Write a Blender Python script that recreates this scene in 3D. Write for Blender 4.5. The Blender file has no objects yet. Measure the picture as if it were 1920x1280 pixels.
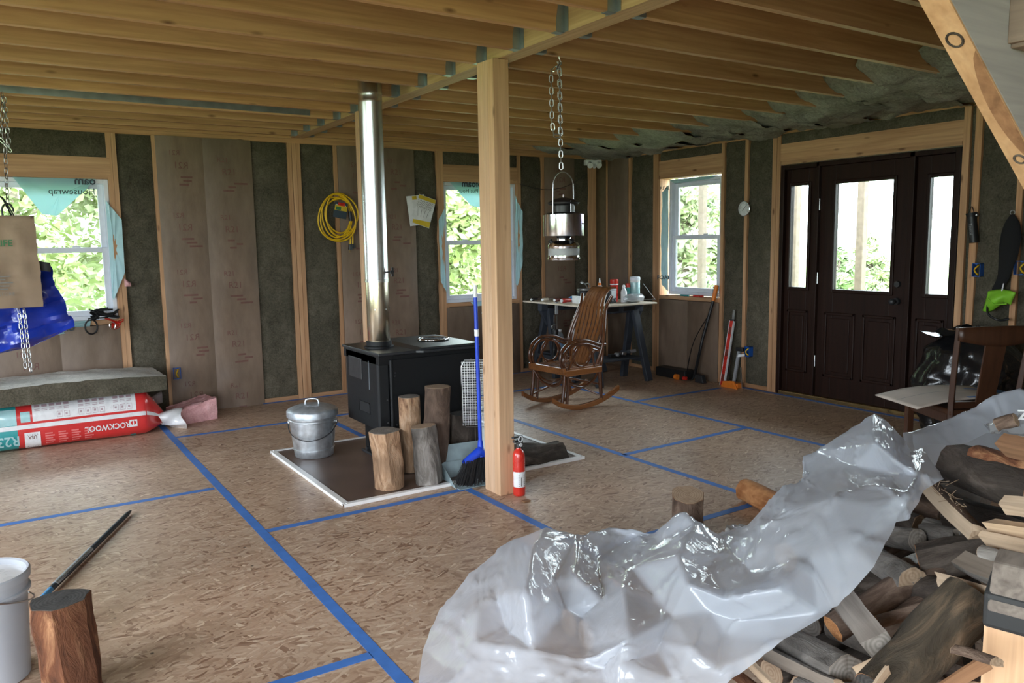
import bpy, bmesh, math, random
from mathutils import Vector, Matrix, Euler, noise

S = bpy.context.scene
COL = S.collection
random.seed(7)

# ------------------------------------------------------------------ camera
YAW, PITCH, ROLL, FPX, CAMH = 0.5739, 0.12328, -0.015845, 1482.4, 1.45
_f = Vector((math.sin(YAW)*math.cos(PITCH), math.cos(YAW)*math.cos(PITCH), -math.sin(PITCH)))
_r0 = Vector((math.cos(YAW), -math.sin(YAW), 0))
_u0 = _r0.cross(_f)
_r = math.cos(ROLL)*_r0 + math.sin(ROLL)*_u0
_u = -math.sin(ROLL)*_r0 + math.cos(ROLL)*_u0
cam_data = bpy.data.cameras.new('camera')
cam_data.sensor_width = 36.0
cam_data.lens = FPX/1920*36
cam_data.clip_end = 200
cam = bpy.data.objects.new('camera', cam_data)
COL.objects.link(cam)
m3 = Matrix((_r, _u, -_f)).transposed()
cam.matrix_world = Matrix.Translation((0, 0, CAMH)) @ m3.to_4x4()
S.camera = cam

# ------------------------------------------------------------------ world, exposure
SKY = 17.0
w = bpy.data.worlds.new('overcast_sky')
S.world = w
w.use_nodes = True
bg = w.node_tree.nodes['Background']
bg.inputs[0].default_value = (0.83, 0.92, 1.0, 1)
bg.inputs[1].default_value = SKY
S.view_settings.view_transform = 'Standard'
S.view_settings.look = 'None'
S.view_settings.exposure = -0.1
S.view_settings.gamma = 1.0
S.view_settings.use_curve_mapping = False
try:
    S.cycles.max_bounces = 10
    S.cycles.diffuse_bounces = 6
    S.cycles.transparent_max_bounces = 16
    S.cycles.sample_clamp_indirect = 6.0
    S.cycles.caustics_reflective = False
    S.cycles.caustics_refractive = False
except Exception:
    pass

def portal(name, loc, rot, sx, sy):
    """a light portal in a window opening: it gives no light, it only guides sampling of the sky"""
    L = bpy.data.lights.new(name, 'AREA')
    L.shape = 'RECTANGLE'; L.size = sx; L.size_y = sy
    L.cycles.is_portal = True
    o = bpy.data.objects.new(name, L)
    o.location = loc; o.rotation_euler = rot
    COL.objects.link(o)

# room: back wall Y=7.39, right wall X=6.14, left wall X=-2.6, front wall Y=-2.2
YB, XR, XL, YF, CZ = 7.39, 6.14, -2.6, -2.2, 2.45
PI = math.pi
portal('portal_window', (0.40, 7.56, 1.45), (-PI/2, 0, 0), 0.85, 1.15)
portal('portal_window', (4.42, 7.56, 1.47), (-PI/2, 0, 0), 0.92, 1.26)
portal('portal_window', (6.31, 6.02, 1.49), (0, PI/2, 0), 1.26, 0.84)
portal('portal_door', (6.25, 4.05, 1.47), (0, PI/2, 0), 0.95, 1.7)
portal('portal_left', (-2.78, 0.4, 1.2), (0, -PI/2, 0), 2.2, 3.2)
portal('portal_left', (-2.78, 4.5, 1.4), (0, -PI/2, 0), 1.6, 2.2)
portal('portal_front', (-1.2, -2.38, 1.2), (PI/2, 0, 0), 2.2, 2.2)

# ------------------------------------------------------------------ helpers
def tag(o, label=None, cat=None, group=None, kind=None):
    if label: o['label'] = label
    if cat: o['category'] = cat
    if group: o['group'] = group
    if kind: o['kind'] = kind
    return o

def thing(name, loc, label, cat, group=None, rz=0.0, rot=None):
    o = bpy.data.objects.new(name, None)
    o.empty_display_size = 0.1
    COL.objects.link(o)
    o.location = loc
    o.rotation_euler = rot if rot else (0, 0, rz)
    return tag(o, label, cat, group)

def frame_from(d):
    d = Vector(d).normalized()
    a = Vector((0, 0, 1)) if abs(d.z) < 0.9 else Vector((1, 0, 0))
    x = a.cross(d).normalized()
    return x, d.cross(x), d

class MB:
    def __init__(self):
        self.v = []; self.f = []; self.mi = []
    def face(self, idx, m=0):
        self.f.append(tuple(idx)); self.mi.append(m)
    def box(self, a, b, m=0):
        x0, x1 = sorted((a[0], b[0])); y0, y1 = sorted((a[1], b[1])); z0, z1 = sorted((a[2], b[2]))
        n = len(self.v)
        self.v += [(x0,y0,z0),(x1,y0,z0),(x1,y1,z0),(x0,y1,z0),(x0,y0,z1),(x1,y0,z1),(x1,y1,z1),(x0,y1,z1)]
        for q in ((3,2,1,0),(4,5,6,7),(0,1,5,4),(1,2,6,5),(2,3,7,6),(3,0,4,7)):
            self.face([n+i for i in q], m)
        return self
    def obox(self, c, size, rot, m=0):
        n = len(self.v); c = Vector(c)
        R = rot.to_matrix() if isinstance(rot, Euler) else rot
        for sx, sy, sz in ((-1,-1,-1),(1,-1,-1),(1,1,-1),(-1,1,-1),(-1,-1,1),(1,-1,1),(1,1,1),(-1,1,1)):
            self.v.append(tuple(c + R @ Vector((sx*size[0]/2, sy*size[1]/2, sz*size[2]/2))))
        for q in ((3,2,1,0),(4,5,6,7),(0,1,5,4),(1,2,6,5),(2,3,7,6),(3,0,4,7)):
            self.face([n+i for i in q], m)
        return self
    def bar(self, p0, p1, w, h, up=(0,0,1), m=0):
        """rectangular bar from p0 to p1, w across, h along up"""
        p0 = Vector(p0); p1 = Vector(p1); d = (p1-p0).normalized()
        x = d.cross(Vector(up)).normalized(); u = x.cross(d)
        n = len(self.v)
        for p in (p0, p1):
            for a, b in ((-1,-1),(1,-1),(1,1),(-1,1)):
                self.v.append(tuple(p + x*a*w/2 + u*b*h/2))
        for q in ((0,1,2,3),(7,6,5,4),(0,4,5,1),(1,5,6,2),(2,6,7,3),(3,7,4,0)):
            self.face([n+i for i in q], m)
        return self
    def cyl(self, p0, p1, r0, r1=None, n=16, caps=True, m=0):
        r1 = r0 if r1 is None else r1
        return self.tube([p0, p1], [r0, r1], n, False, caps, m)
    def tube(self, path, r, n=8, closed=False, caps=True, m=0, flat=1.0, up=None):
        P = [Vector(p) for p in path]; k = len(P)
        R = r if isinstance(r, (list, tuple)) else [r]*k
        base = len(self.v)
        x = None
        for i in range(k):
            if closed: d = P[(i+1) % k]-P[i-1]
            else: d = P[min(i+1, k-1)]-P[max(i-1, 0)]
            if d.length < 1e-9: d = Vector((0,0,1))
            d.normalize()
            if up is not None:
                x = d.cross(Vector(up)); x = x.normalized() if x.length > 1e-6 else frame_from(d)[0]
            elif x is None: x = frame_from(d)[0]
            else:
                x = x-d*x.dot(d); x = x.normalized() if x.length > 1e-6 else frame_from(d)[0]
            y = d.cross(x)
            for j in range(n):
                a = 2*PI*j/n
                self.v.append(tuple(P[i]+x*math.cos(a)*R[i]+y*math.sin(a)*R[i]*flat))
        segs = k if closed else k-1
        for i in range(segs):
            a = base+i*n; b = base+((i+1) % k)*n
            for j in range(n):
                self.face((a+j, a+(j+1) % n, b+(j+1) % n, b+j), m)
        if caps and not closed:
            self.face([base+j for j in reversed(range(n))], m)
            self.face([base+(k-1)*n+j for j in range(n)], m)
        return self
    def lathe(self, prof, n=24, c=(0,0,0), cap0=True, cap1=True, m=0, sx=1, sy=1):
        base = len(self.v)
        for r, z in prof:
            for j in range(n):
                a = 2*PI*j/n
                self.v.append((c[0]+sx*r*math.cos(a), c[1]+sy*r*math.sin(a), c[2]+z))
        for i in range(len(prof)-1):
            a = base+i*n; b = a+n
            for j in range(n):
                self.face((a+j, a+(j+1) % n, b+(j+1) % n, b+j), m)
        if cap0: self.face([base+j for j in reversed(range(n))], m)
        if cap1: self.face([base+(len(prof)-1)*n+j for j in range(n)], m)
        return self
    def grid(self, fn, nu, nv, m=0, closed_u=False):
        base = len(self.v)
        for i in range(nu):
            for j in range(nv):
                u = i/nu if closed_u else i/(nu-1)
                self.v.append(tuple(fn(u, j/(nv-1))))
        for i in range(nu if closed_u else nu-1):
            for j in range(nv-1):
                a = base+i*nv+j; b = base+((i+1) % nu)*nv+j
                self.face((a, b, b+1, a+1), m)
        return self
    def prism(self, poly, axis, a, b, m=0):
        """polygon in the two other axes, extruded from a to b along axis"""
        n = len(poly); base = len(self.v)
        for t in (a, b):
            for p, q in poly:
                self.v.append({'x': (t,p,q), 'y': (p,t,q), 'z': (p,q,t)}[axis])
        self.face([base+i for i in reversed(range(n))], m)
        self.face([base+n+i for i in range(n)], m)
        for i in range(n):
            j = (i+1) % n
            self.face((base+i, base+j, base+n+j, base+n+i), m)
        return self
    def mesh(self, name, smooth=None):
        me = bpy.data.meshes.new(name)
        me.from_pydata([tuple(p) for p in self.v], [], self.f)
        if any(self.mi): me.polygons.foreach_set('material_index', self.mi)
        bm = bmesh.new(); bm.from_mesh(me)
        bmesh.ops.recalc_face_normals(bm, faces=bm.faces)
        bm.to_mesh(me); bm.free()
        if smooth is not None:
            me.polygons.foreach_set('use_smooth', [True]*len(me.polygons))
            if smooth < 179: me.set_sharp_from_angle(angle=math.radians(smooth))
        me.update()
        return me
    def build(self, name, mat, parent=None, smooth=None, bevel=0.0, loc=None, label=None, seg=2):
        me = self.mesh(name, smooth)
        for mm in (mat if isinstance(mat, (list, tuple)) else [mat]): me.materials.append(mm)
        return link(name, me, parent, bevel, loc, label, seg)

def link(name, me, parent=None, bevel=0.0, loc=None, label=None, seg=2):
    o = bpy.data.objects.new(name, me)
    COL.objects.link(o)
    if parent: o.parent = parent
    if loc: o.location = loc
    if bevel:
        b = o.modifiers.new('bevel', 'BEVEL'); b.width = bevel; b.segments = seg; b.limit_method = 'ANGLE'
    if label: o['label'] = label
    return o

def copy_tree(o, parent=None):
    c = o.copy(); COL.objects.link(c); c.parent = parent
    for ch in list(o.children): copy_tree(ch, c)
    return c

def box_obj(name, a, b, mat, parent=None, bevel=0.0, label=None):
    """one board: its own mesh centred at its place"""
    c = [(a[i]+b[i])/2 for i in range(3)]; h = [abs(b[i]-a[i])/2 for i in range(3)]
    return MB().box([-t for t in h], h).build(name, mat, parent, bevel=bevel, loc=c, label=label)

def text_mesh(s, size, bold=False):
    cu = bpy.data.curves.new('print', 'FONT')
    cu.body = s; cu.size = size; cu.align_x = 'CENTER'; cu.align_y = 'CENTER'
    cu.resolution_u = 2
    if bold: cu.offset = size*0.02
    o = bpy.data.objects.new('print', cu); COL.objects.link(o)
    dg = bpy.context.evaluated_depsgraph_get()
    me = bpy.data.meshes.new_from_object(o.evaluated_get(dg))
    bpy.data.objects.remove(o); bpy.data.curves.remove(cu)
    return me

def text(s, size, mat, parent, loc, xdir, ydir, mirror=False, bold=False, name='print', fn=None):
    me = text_mesh(s, size, bold)
    X = Vector(xdir); Y = Vector(ydir); L = Vector(loc)
    for v in me.vertices:
        x, y = v.co.x*(-1 if mirror else 1), v.co.y
        v.co = fn(x, y) if fn else L + X*x + Y*y
    me.materials.clear(); me.materials.append(mat)
    return link(name, me, parent)

def fbm(p, s=1.0, o=3):
    return noise.fractal(Vector(p)*s, 1.0, 2.0, o)

def cat_rom(P, t):
    """Catmull-Rom through points P, t in 0..1"""
    k = len(P)-1; x = t*k; i = min(int(x), k-1); u = x-i
    p0 = P[max(i-1, 0)]; p1 = P[i]; p2 = P[i+1]; p3 = P[min(i+2, k)]
    return 0.5*((2*p1)+(p2-p0)*u+(2*p0-5*p1+4*p2-p3)*u*u+(3*p1-p0-3*p2+p3)*u**3)

def smooth_path(pts, n):
    P = [Vector(p) for p in pts]
    return [cat_rom(P, i/(n-1)) for i in range(n)]

# ------------------------------------------------------------------ materials
def nmat(name):
    m = bpy.data.materials.new(name); m.use_nodes = True
    nt = m.node_tree; b = nt.nodes['Principled BSDF']
    return m, nt, b

def solid(name, c, rough=0.5, metal=0.0, spec=0.5, coat=0.0, **kw):
    """plain material with a little procedural unevenness in colour and roughness"""
    m, nt, b = nmat(name)
    b.inputs['Metallic'].default_value = metal
    b.inputs['Specular IOR Level'].default_value = spec
    b.inputs['Coat Weight'].default_value = coat
    var = kw.get('var', 0.12); sc = kw.get('scale', 18.0)
    co = coords(nt)
    n = nt.nodes.new('ShaderNodeTexNoise'); n.inputs['Scale'].default_value = sc; n.inputs['Detail'].default_value = 4
    nt.links.new(co, n.inputs['Vector'])
    r = ramp(nt, n.outputs['Fac'], [(0.3, [x*(1-var) for x in c]), (0.7, [min(1, x*(1+var)) for x in c])])
    nt.links.new(r, b.inputs['Base Color'])
    mr = nt.nodes.new('ShaderNodeMapRange')
    mr.inputs['To Min'].default_value = max(0.02, rough-0.07); mr.inputs['To Max'].default_value = min(1, rough+0.07)
    nt.links.new(n.outputs['Fac'], mr.inputs['Value']); nt.links.new(mr.outputs[0], b.inputs['Roughness'])
    if kw.get('bump'): bump(nt, b, n.outputs['Fac'], kw['bump'], kw.get('bdist', 0.01))
    return m

def coords(nt, scale=(1,1,1), rot=(0,0,0), rnd=True):
    tc = nt.nodes.new('ShaderNodeTexCoord'); mp = nt.nodes.new('ShaderNodeMapping')
    mp.inputs['Scale'].default_value = scale; mp.inputs['Rotation'].default_value = rot
    src = tc.outputs['Object']
    if rnd:
        oi = nt.nodes.new('ShaderNodeObjectInfo')
        mul = nt.nodes.new('ShaderNodeMath'); mul.operation = 'MULTIPLY'; mul.inputs[1].default_value = 37.0
        nt.links.new(oi.outputs['Random'], mul.inputs[0])
        add = nt.nodes.new('ShaderNodeVectorMath'); add.operation = 'ADD'
        nt.links.new(src, add.inputs[0]); nt.links.new(mul.outputs[0], add.inputs[1])
        src = add.outputs[0]
    nt.links.new(src, mp.inputs['Vector'])
    return mp.outputs[0]

def ramp(nt, fac, stops):
    r = nt.nodes.new('ShaderNodeValToRGB'); e = r.color_ramp.elements
    while len(e) < len(stops): e.new(0.5)
    for i, (p, c) in enumerate(stops):
        e[i].position = p; e[i].color = (*c[:3], 1)
    nt.links.new(fac, r.inputs[0])
    return r.outputs[0]

def mixc(nt, fac, a, b, mode='MIX'):
    m = nt.nodes.new('ShaderNodeMix'); m.data_type = 'RGBA'; m.blend_type = mode
    for s, i in ((fac, 0), (a, 6), (b, 7)):
        if isinstance(s, (int, float)): m.inputs[i].default_value = s
        elif isinstance(s, (tuple, list)): m.inputs[i].default_value = (*s[:3], 1)
        else: nt.links.new(s, m.inputs[i])
    return m.outputs[2]

def bump(nt, b, h, strength=0.3, dist=0.01):
    n = nt.nodes.new('ShaderNodeBump'); n.inputs['Strength'].default_value = strength; n.inputs['Distance'].default_value = dist
    nt.links.new(h, n.inputs['Height']); nt.links.new(n.outputs[0], b.inputs['Normal'])

def tex(nt, kind, vec, scale, **kw):
    n = nt.nodes.new('ShaderNodeTex'+kind); n.inputs['Scale'].default_value = scale
    for k, v in kw.items():
        key = k.replace('_', ' ')
        if key in n.inputs: n.inputs[key].default_value = v
        else: setattr(n, k, v)
    nt.links.new(vec, n.inputs['Vector'])
    return n

def wood(name, axis, dark, light, knot=(0.16, 0.07, 0.03), rough=0.6, knots=True, coat=0.0, ring=9.0, tint=0.25):
    m, nt, b = nmat(name)
    b.inputs['Coat Weight'].default_value = coat; b.inputs['Coat Roughness'].default_value = 0.15
    sc = [ring]*3; sc['xyz'.index(axis)] = 0.55
    co = coords(nt, sc)
    n = tex(nt, 'Noise', co, 2.2, Detail=5.0, Roughness=0.6, Distortion=0.8)
    c = ramp(nt, n.outputs['Fac'], [(0.28, dark), (0.5, [(x+y)/2 for x, y in zip(dark, light)]), (0.68, light)])
    fine = [60.0]*3; fine['xyz'.index(axis)] = 1.4
    n2 = tex(nt, 'Noise', coords(nt, fine), 1.0, Detail=2.0)
    c = mixc(nt, 0.22, c, ramp(nt, n2.outputs['Fac'], [(0.35, [x*0.55 for x in dark]), (0.6, light)]))
    oi = nt.nodes.new('ShaderNodeObjectInfo')
    t = ramp(nt, oi.outputs['Random'], [(0.0, (1-tint, 1-tint*1.2, 1-tint*1.4)), (0.5, (1, 1, 1)), (1.0, (1, 0.93, 0.82))])
    c = mixc(nt, 1.0, c, t, 'MULTIPLY')
    if knots:
        ks = [8.5]*3; ks['xyz'.index(axis)] = 3.0
        v = tex(nt, 'Voronoi', coords(nt, ks), 1.0)
        k = ramp(nt, v.outputs['Distance'], [(0.045, (1,1,1)), (0.13, (0,0,0))])
        c = mixc(nt, k, c, knot)
    nt.links.new(c, b.inputs['Base Color'])
    b.inputs['Roughness'].default_value = rough
    if 'door' in name: b.inputs['Specular IOR Level'].default_value = 0.2
    bump(nt, b, n2.outputs['Fac'], 0.15, 0.004)
    return m

PD, PL = (0.42, 0.215, 0.105), (0.64, 0.385, 0.215)
M = {}
for ax in 'xyz':
    M['pine_'+ax] = wood('pine_'+ax, ax, PD, PL)
M['post'] = wood('post_pine', 'z', (0.50, 0.305, 0.18), (0.69, 0.465, 0.305), tint=0.08)
M['beam'] = wood('beam_pine', 'y', (0.44, 0.27, 0.14), (0.62, 0.42, 0.25), tint=0.05)
M['stair'] = wood('stair_fir', 'x', (0.46, 0.25, 0.12), (0.66, 0.42, 0.24))
M['stair_side'] = wood('stair_side_weathered', 'x', (0.27, 0.26, 0.26), (0.40, 0.38, 0.37), knots=False)
M['varnish'] = wood('varnished_oak', 'x', (0.20, 0.07, 0.022), (0.38, 0.155, 0.05), knots=False, rough=0.25, coat=0.6)
M['hickory'] = wood('varnished_bentwood', 'z', (0.075,0.025,0.012), (0.16,0.062,0.026), knots=False, rough=0.22, coat=0.8)
M['slat'] = wood('varnished_slat', 'z', (0.17,0.066,0.024), (0.31,0.135,0.05), knots=False, rough=0.25, coat=0.6)
M['chairwood'] = wood('brown_stained_chair', 'z', (0.040, 0.016, 0.008), (0.075, 0.030, 0.015), knots=False, rough=0.4)
M['stair_dark'] = wood('stair_riser_dark', 'y', (0.13, 0.09, 0.07), (0.24, 0.17, 0.13), knots=False)
M['doorwood'] = wood('dark_stained_door', 'z', (0.013, 0.005, 0.003), (0.024, 0.009, 0.0055), knots=False, rough=0.5, tint=0.05)

def osb():
    m, nt, b = nmat('oriented_strand_board')
    base = None
    for ang, sx, sy, thr in ((0.15, 17, 58, 0.0), (0.95, 16, 64, 0.42), (-0.75, 18, 62, 0.48), (1.85, 20, 70, 0.5), (-0.25, 14, 70, 0.55), (0.5, 19, 85, 0.72)):
        co0 = coords(nt)
        wn = tex(nt, 'Noise', co0, 11.0, Detail=3.0)
        mv = nt.nodes.new('ShaderNodeVectorMath'); mv.operation = 'MULTIPLY_ADD'
        nt.links.new(wn.outputs['Color'], mv.inputs[0]); mv.inputs[1].default_value = (0.022, 0.022, 0); nt.links.new(co0, mv.inputs[2])
        mp = nt.nodes.new('ShaderNodeMapping'); mp.vector_type = 'TEXTURE'
        mp.inputs['Rotation'].default_value = (0, 0, ang); mp.inputs['Scale'].default_value = (1/sx, 1/sy, 1)
        mp.inputs['Location'].default_value = (ang*3, sx*0.1, 0)
        nt.links.new(mv.outputs[0], mp.inputs['Vector'])
        v = tex(nt, 'Voronoi', mp.outputs[0], 1.0, voronoi_dimensions='2D')
        sep = nt.nodes.new('ShaderNodeSeparateColor'); nt.links.new(v.outputs['Color'], sep.inputs[0])
        col = ramp(nt, sep.outputs[0], [(0.0, (0.27, 0.155, 0.10)), (0.15, (0.45, 0.305, 0.21)), (0.55, (0.54, 0.385, 0.275)), (0.85, (0.58, 0.43, 0.315)), (0.97, (0.66, 0.51, 0.38)), (1.0, (0.76, 0.62, 0.47))])
        edge = ramp(nt, v.outputs['Distance'], [(0.5, (1,1,1)), (0.85, (0.86,0.83,0.81))])
        col = mixc(nt, 1.0, col, edge, 'MULTIPLY')
        if base is None: base = col
        else:
            msk = ramp(nt, sep.outputs[1], [(thr, (0,0,0)), (thr+0.02, (1,1,1))])
            base = mixc(nt, msk, base, col)
    co = coords(nt, rnd=False)
    big = tex(nt, 'Noise', co, 0.9, Detail=4.0)
    base = mixc(nt, 1.0, base, ramp(nt, big.outputs['Fac'], [(0.3, (0.80,0.79,0.79)), (0.7, (1.05,1.0,0.97))]), 'MULTIPLY')
    sp = tex(nt, 'Voronoi', co, 7.0)
    base = mixc(nt, ramp(nt, sp.outputs['Distance'], [(0.035, (0.85,0.85,0.85)), (0.06, (0,0,0))]), base, (0.05, 0.035, 0.03))
    nt.links.new(base, b.inputs['Base Color'])
    b.inputs['Roughness'].default_value = 0.44
    b.inputs['Specular IOR Level'].default_value = 0.6
    bw = nt.nodes.new('ShaderNodeRGBToBW'); nt.links.new(base, bw.inputs[0])
    bump(nt, b, bw.outputs[0], 0.25, 0.004)
    return m
M['osb'] = osb()

def fibre(name, c0, c1, c2, scale=9.0, bumpd=0.03, stretch=(1,1,1), strength=0.8):
    m, nt, b = nmat(name)
    co = coords(nt, stretch)
    n = tex(nt, 'Noise', co, scale, Detail=9.0, Roughness=0.7, Distortion=0.6)
    n2 = tex(nt, 'Noise', co, scale*9, Detail=3.0)
    n3 = tex(nt, 'Noise', co, 1.7, Detail=3.0)
    c = ramp(nt, n.outputs['Fac'], [(0.25, c0), (0.52, c1), (0.8, c2)])
    c = mixc(nt, 0.35, c, ramp(nt, n2.outputs['Fac'], [(0.3, c0), (0.7, c2)]))
    c = mixc(nt, 1.0, c, ramp(nt, n3.outputs['Fac'], [(0.3, (0.75,0.76,0.74)), (0.7, (1.15,1.12,1.1))]), 'MULTIPLY')
    nt.links.new(c, b.inputs['Base Color'])
    b.inputs['Roughness'].default_value = 0.95; b.inputs['Specular IOR Level'].default_value = 0.1
    bump(nt, b, n.outputs['Fac'], strength, bumpd)
    return m
M['rockwool'] = fibre('mineral_wool', (0.042,0.037,0.026), (0.10,0.09,0.066), (0.185,0.168,0.128))
M['ceilwool'] = fibre('mineral_wool_ceiling', (0.20,0.20,0.175), (0.40,0.41,0.37), (0.60,0.61,0.56), 7.0, 0.06, (0.6,1,1))
M['slabtop_lit'] = fibre('mineral_wool_slab_lit', (0.42,0.41,0.38), (0.72,0.70,0.66), (0.90,0.88,0.84), 14.0)  # slab top coloured pale to stand in for the window light on it
M['pink'] = fibre('pink_glass_wool', (0.55,0.25,0.27), (0.78,0.42,0.44), (0.90,0.62,0.62), 12.0, 0.02)
M['kraft'] = fibre('kraft_paper', (0.15,0.103,0.072), (0.205,0.145,0.105), (0.26,0.188,0.14), 2.2, 0.02, (1,1,0.35), 0.35)
M['kraft'].node_tree.nodes['Principled BSDF'].inputs['Roughness'].default_value = 0.5
M['kraft'].node_tree.nodes['Principled BSDF'].inputs['Specular IOR Level'].default_value = 0.4
M['cardboard'] = solid('cardboard', (0.55,0.47,0.40), 0.8, var=0.1, scale=6)
M['redprint'] = solid('faded_red_print', (0.15,0.068,0.052), 0.6)
M['tape'] = solid('blue_painters_tape', (0.06,0.19,0.56), 0.6, var=0.1)
M['whitepl'] = solid('white_plastic', (0.80,0.82,0.84), 0.35)
M['vinyl'] = solid('white_vinyl', (0.78,0.83,0.92), 0.35, var=0.04)
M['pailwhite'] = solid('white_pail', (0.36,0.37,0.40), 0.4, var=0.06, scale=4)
M['wrap'] = solid('housewrap_teal', (0.42,0.66,0.72), 0.5, var=0.06)
M['black'] = solid('black_plastic', (0.012,0.012,0.013), 0.45)
M['blackrub'] = solid('black_rubber', (0.02,0.02,0.02), 0.7)
M['stove'] = solid('black_stove_paint', (0.006,0.0065,0.0075), 0.55, scale=40, spec=.3)
M['stovetop'] = solid('black_stove_top', (0.022,0.024,0.027), 0.40, scale=60, var=0.3)
M['iron'] = solid('cast_iron', (0.025,0.025,0.027), 0.45, bump=0.3)
M['chrome'] = solid('chrome', (0.75,0.75,0.76), 0.14, 1.0, var=0.05)
M['steel'] = solid('steel', (0.50,0.51,0.52), 0.32, 1.0)
M['alu'] = solid('aluminium_edging_shine', (0.95,0.95,0.95), 0.42, 0.15, var=0.05)  # near-white and barely metallic: reflected window light put into the colour
M['galv'] = solid('galvanised_steel', (0.62,0.66,0.70), 0.34, 0.85, var=0.22, scale=22)
M['galvdull'] = solid('galvanised_lid', (0.46,0.50,0.54), 0.45, 0.7, var=0.22, scale=22)
M['hanger'] = solid('joist_hanger_steel', (0.34,0.38,0.42), 0.40, 0.8, var=0.15, scale=12)
M['red'] = solid('red_paint', (0.55,0.028,0.018), 0.28, coat=0.4)
M['redpl'] = solid('red_film', (0.60,0.035,0.035), 0.22, coat=0.5, var=0.06)
M['teal'] = solid('teal_film', (0.03,0.30,0.31), 0.25, coat=0.5, var=0.06)
M['tealpale'] = solid('pale_teal_film', (0.35,0.58,0.60), 0.25, coat=0.5)
M['whitefilm'] = solid('white_film', (0.74,0.74,0.75), 0.28, coat=0.4, var=0.05)
M['greyprint'] = solid('grey_print', (0.42,0.30,0.33), 0.4)
M['pinkprint'] = solid('pale_red_print', (0.68,0.17,0.16), 0.4)
M['ink'] = solid('dark_ink', (0.03,0.045,0.06), 0.5)
M['inkgreen'] = solid('green_ink', (0.03,0.16,0.06), 0.5)
M['inkgrey'] = solid('grey_ink', (0.20,0.19,0.18), 0.6)
M['blue'] = solid('blue_plastic', (0.015,0.06,0.55), 0.35)
M['bluebag'] = solid('blue_tarpaulin_bag', (0.010,0.035,0.36), 0.25, coat=0.5, var=0.25, scale=7, bump=0.35, bdist=0.02)
M['bluebox'] = solid('blue_electrical_box', (0.015,0.10,0.40), 0.45)
M['paperbag'] = solid('brown_paper_bag', (0.29,0.205,0.14), 0.75, var=0.1, scale=5, bump=0.3, bdist=0.02)
M['yellow'] = solid('yellow_cord', (0.72,0.44,0.008), 0.45)
M['yellowpk'] = solid('yellow_print', (0.62,0.44,0.03), 0.4)
M['lime'] = solid('lime_green_mesh', (0.26,0.62,0.04), 0.5)
M['orange'] = solid('orange_plastic', (0.75,0.20,0.02), 0.5)
M['dustpan'] = solid('grey_blue_dustpan', (0.26,0.33,0.35), 0.45)
M['bristle'] = solid('black_bristles', (0.012,0.012,0.013), 0.85)
M['trash'] = solid('black_bin_liner', (0.010,0.010,0.011), 0.22, coat=0.3, bump=0.5, bdist=0.02, scale=9)
M['hearth'] = solid('hearth_board', (0.135,0.09,0.072), 0.42, var=0.22, scale=2.5)
M['table'] = solid('plywood_board', (0.72,0.62,0.50), 0.6)
M['sawhorse'] = solid('dark_grey_sawhorse', (0.035,0.042,0.055), 0.55)
M['grey'] = solid('grey_plastic', (0.30,0.31,0.32), 0.5)
M['maroon'] = solid('maroon_handle', (0.16,0.03,0.02), 0.4)
M['cream'] = solid('cream_handle', (0.55,0.48,0.38), 0.5)
M['cyan'] = solid('light_blue_plastic', (0.10,0.35,0.68), 0.4)
M['brass'] = solid('brass', (0.62,0.45,0.2), 0.3, 1.0)
M['cloth'] = solid('black_cloth', (0.008,0.008,0.009), 0.95)
M['dialwhite'] = solid('dial_white', (0.66,0.67,0.68), 0.4)
M['grass'] = solid('lawn_grass', (0.22,0.29,0.12), 0.9, var=0.35, scale=3)
M['porch'] = solid('porch_post_wood', (0.17,0.13,0.10), 0.8, var=0.2)
M['ply'] = solid('sheathing', (0.30,0.22,0.14), 0.8)
M['trunk'] = solid('tree_trunk', (0.18,0.14,0.11), 0.9, var=0.3)

def steel_pipe(name, warm):
    m, nt, b = nmat(name)
    b.inputs['Metallic'].default_value = 1.0
    n = tex(nt, 'Noise', coords(nt, (40,40,0.4)), 1.0, Detail=3.0)
    cols = [(0.3, (0.50,0.44,0.34)), (0.7, (0.66,0.58,0.44))] if warm else [(0.3, (0.58,0.59,0.58)), (0.7, (0.72,0.72,0.70))]
    nt.links.new(ramp(nt, n.outputs['Fac'], cols), b.inputs['Base Color'])
    b.inputs['Roughness'].default_value = 0.26
    b.inputs['Anisotropic'].default_value = 0.6
    return m
M['pipe'] = steel_pipe('stove_pipe_steel', False)
M['pipewarm'] = steel_pipe('heat_tinted_steel', True)

def glass():
    m = bpy.data.materials.new('window_glass'); m.use_nodes = True
    nt = m.node_tree; nt.nodes.clear()
    o = nt.nodes.new('ShaderNodeOutputMaterial'); t = nt.nodes.new('ShaderNodeBsdfTransparent'); g = nt.nodes.new('ShaderNodeBsdfGlossy')
    g.inputs['Roughness'].default_value = 0.03
    t.inputs[0].default_value = (0.93, 0.96, 0.95, 1)
    mx = nt.nodes.new('ShaderNodeMixShader'); f = nt.nodes.new('ShaderNodeFresnel'); f.inputs[0].default_value = 1.4
    nt.links.new(f.outputs[0], mx.inputs[0]); nt.links.new(t.outputs[0], mx.inputs[1]); nt.links.new(g.outputs[0], mx.inputs[2])
    nt.links.new(mx.outputs[0], o.inputs[0])
    return m
M['glass'] = glass()

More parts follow.
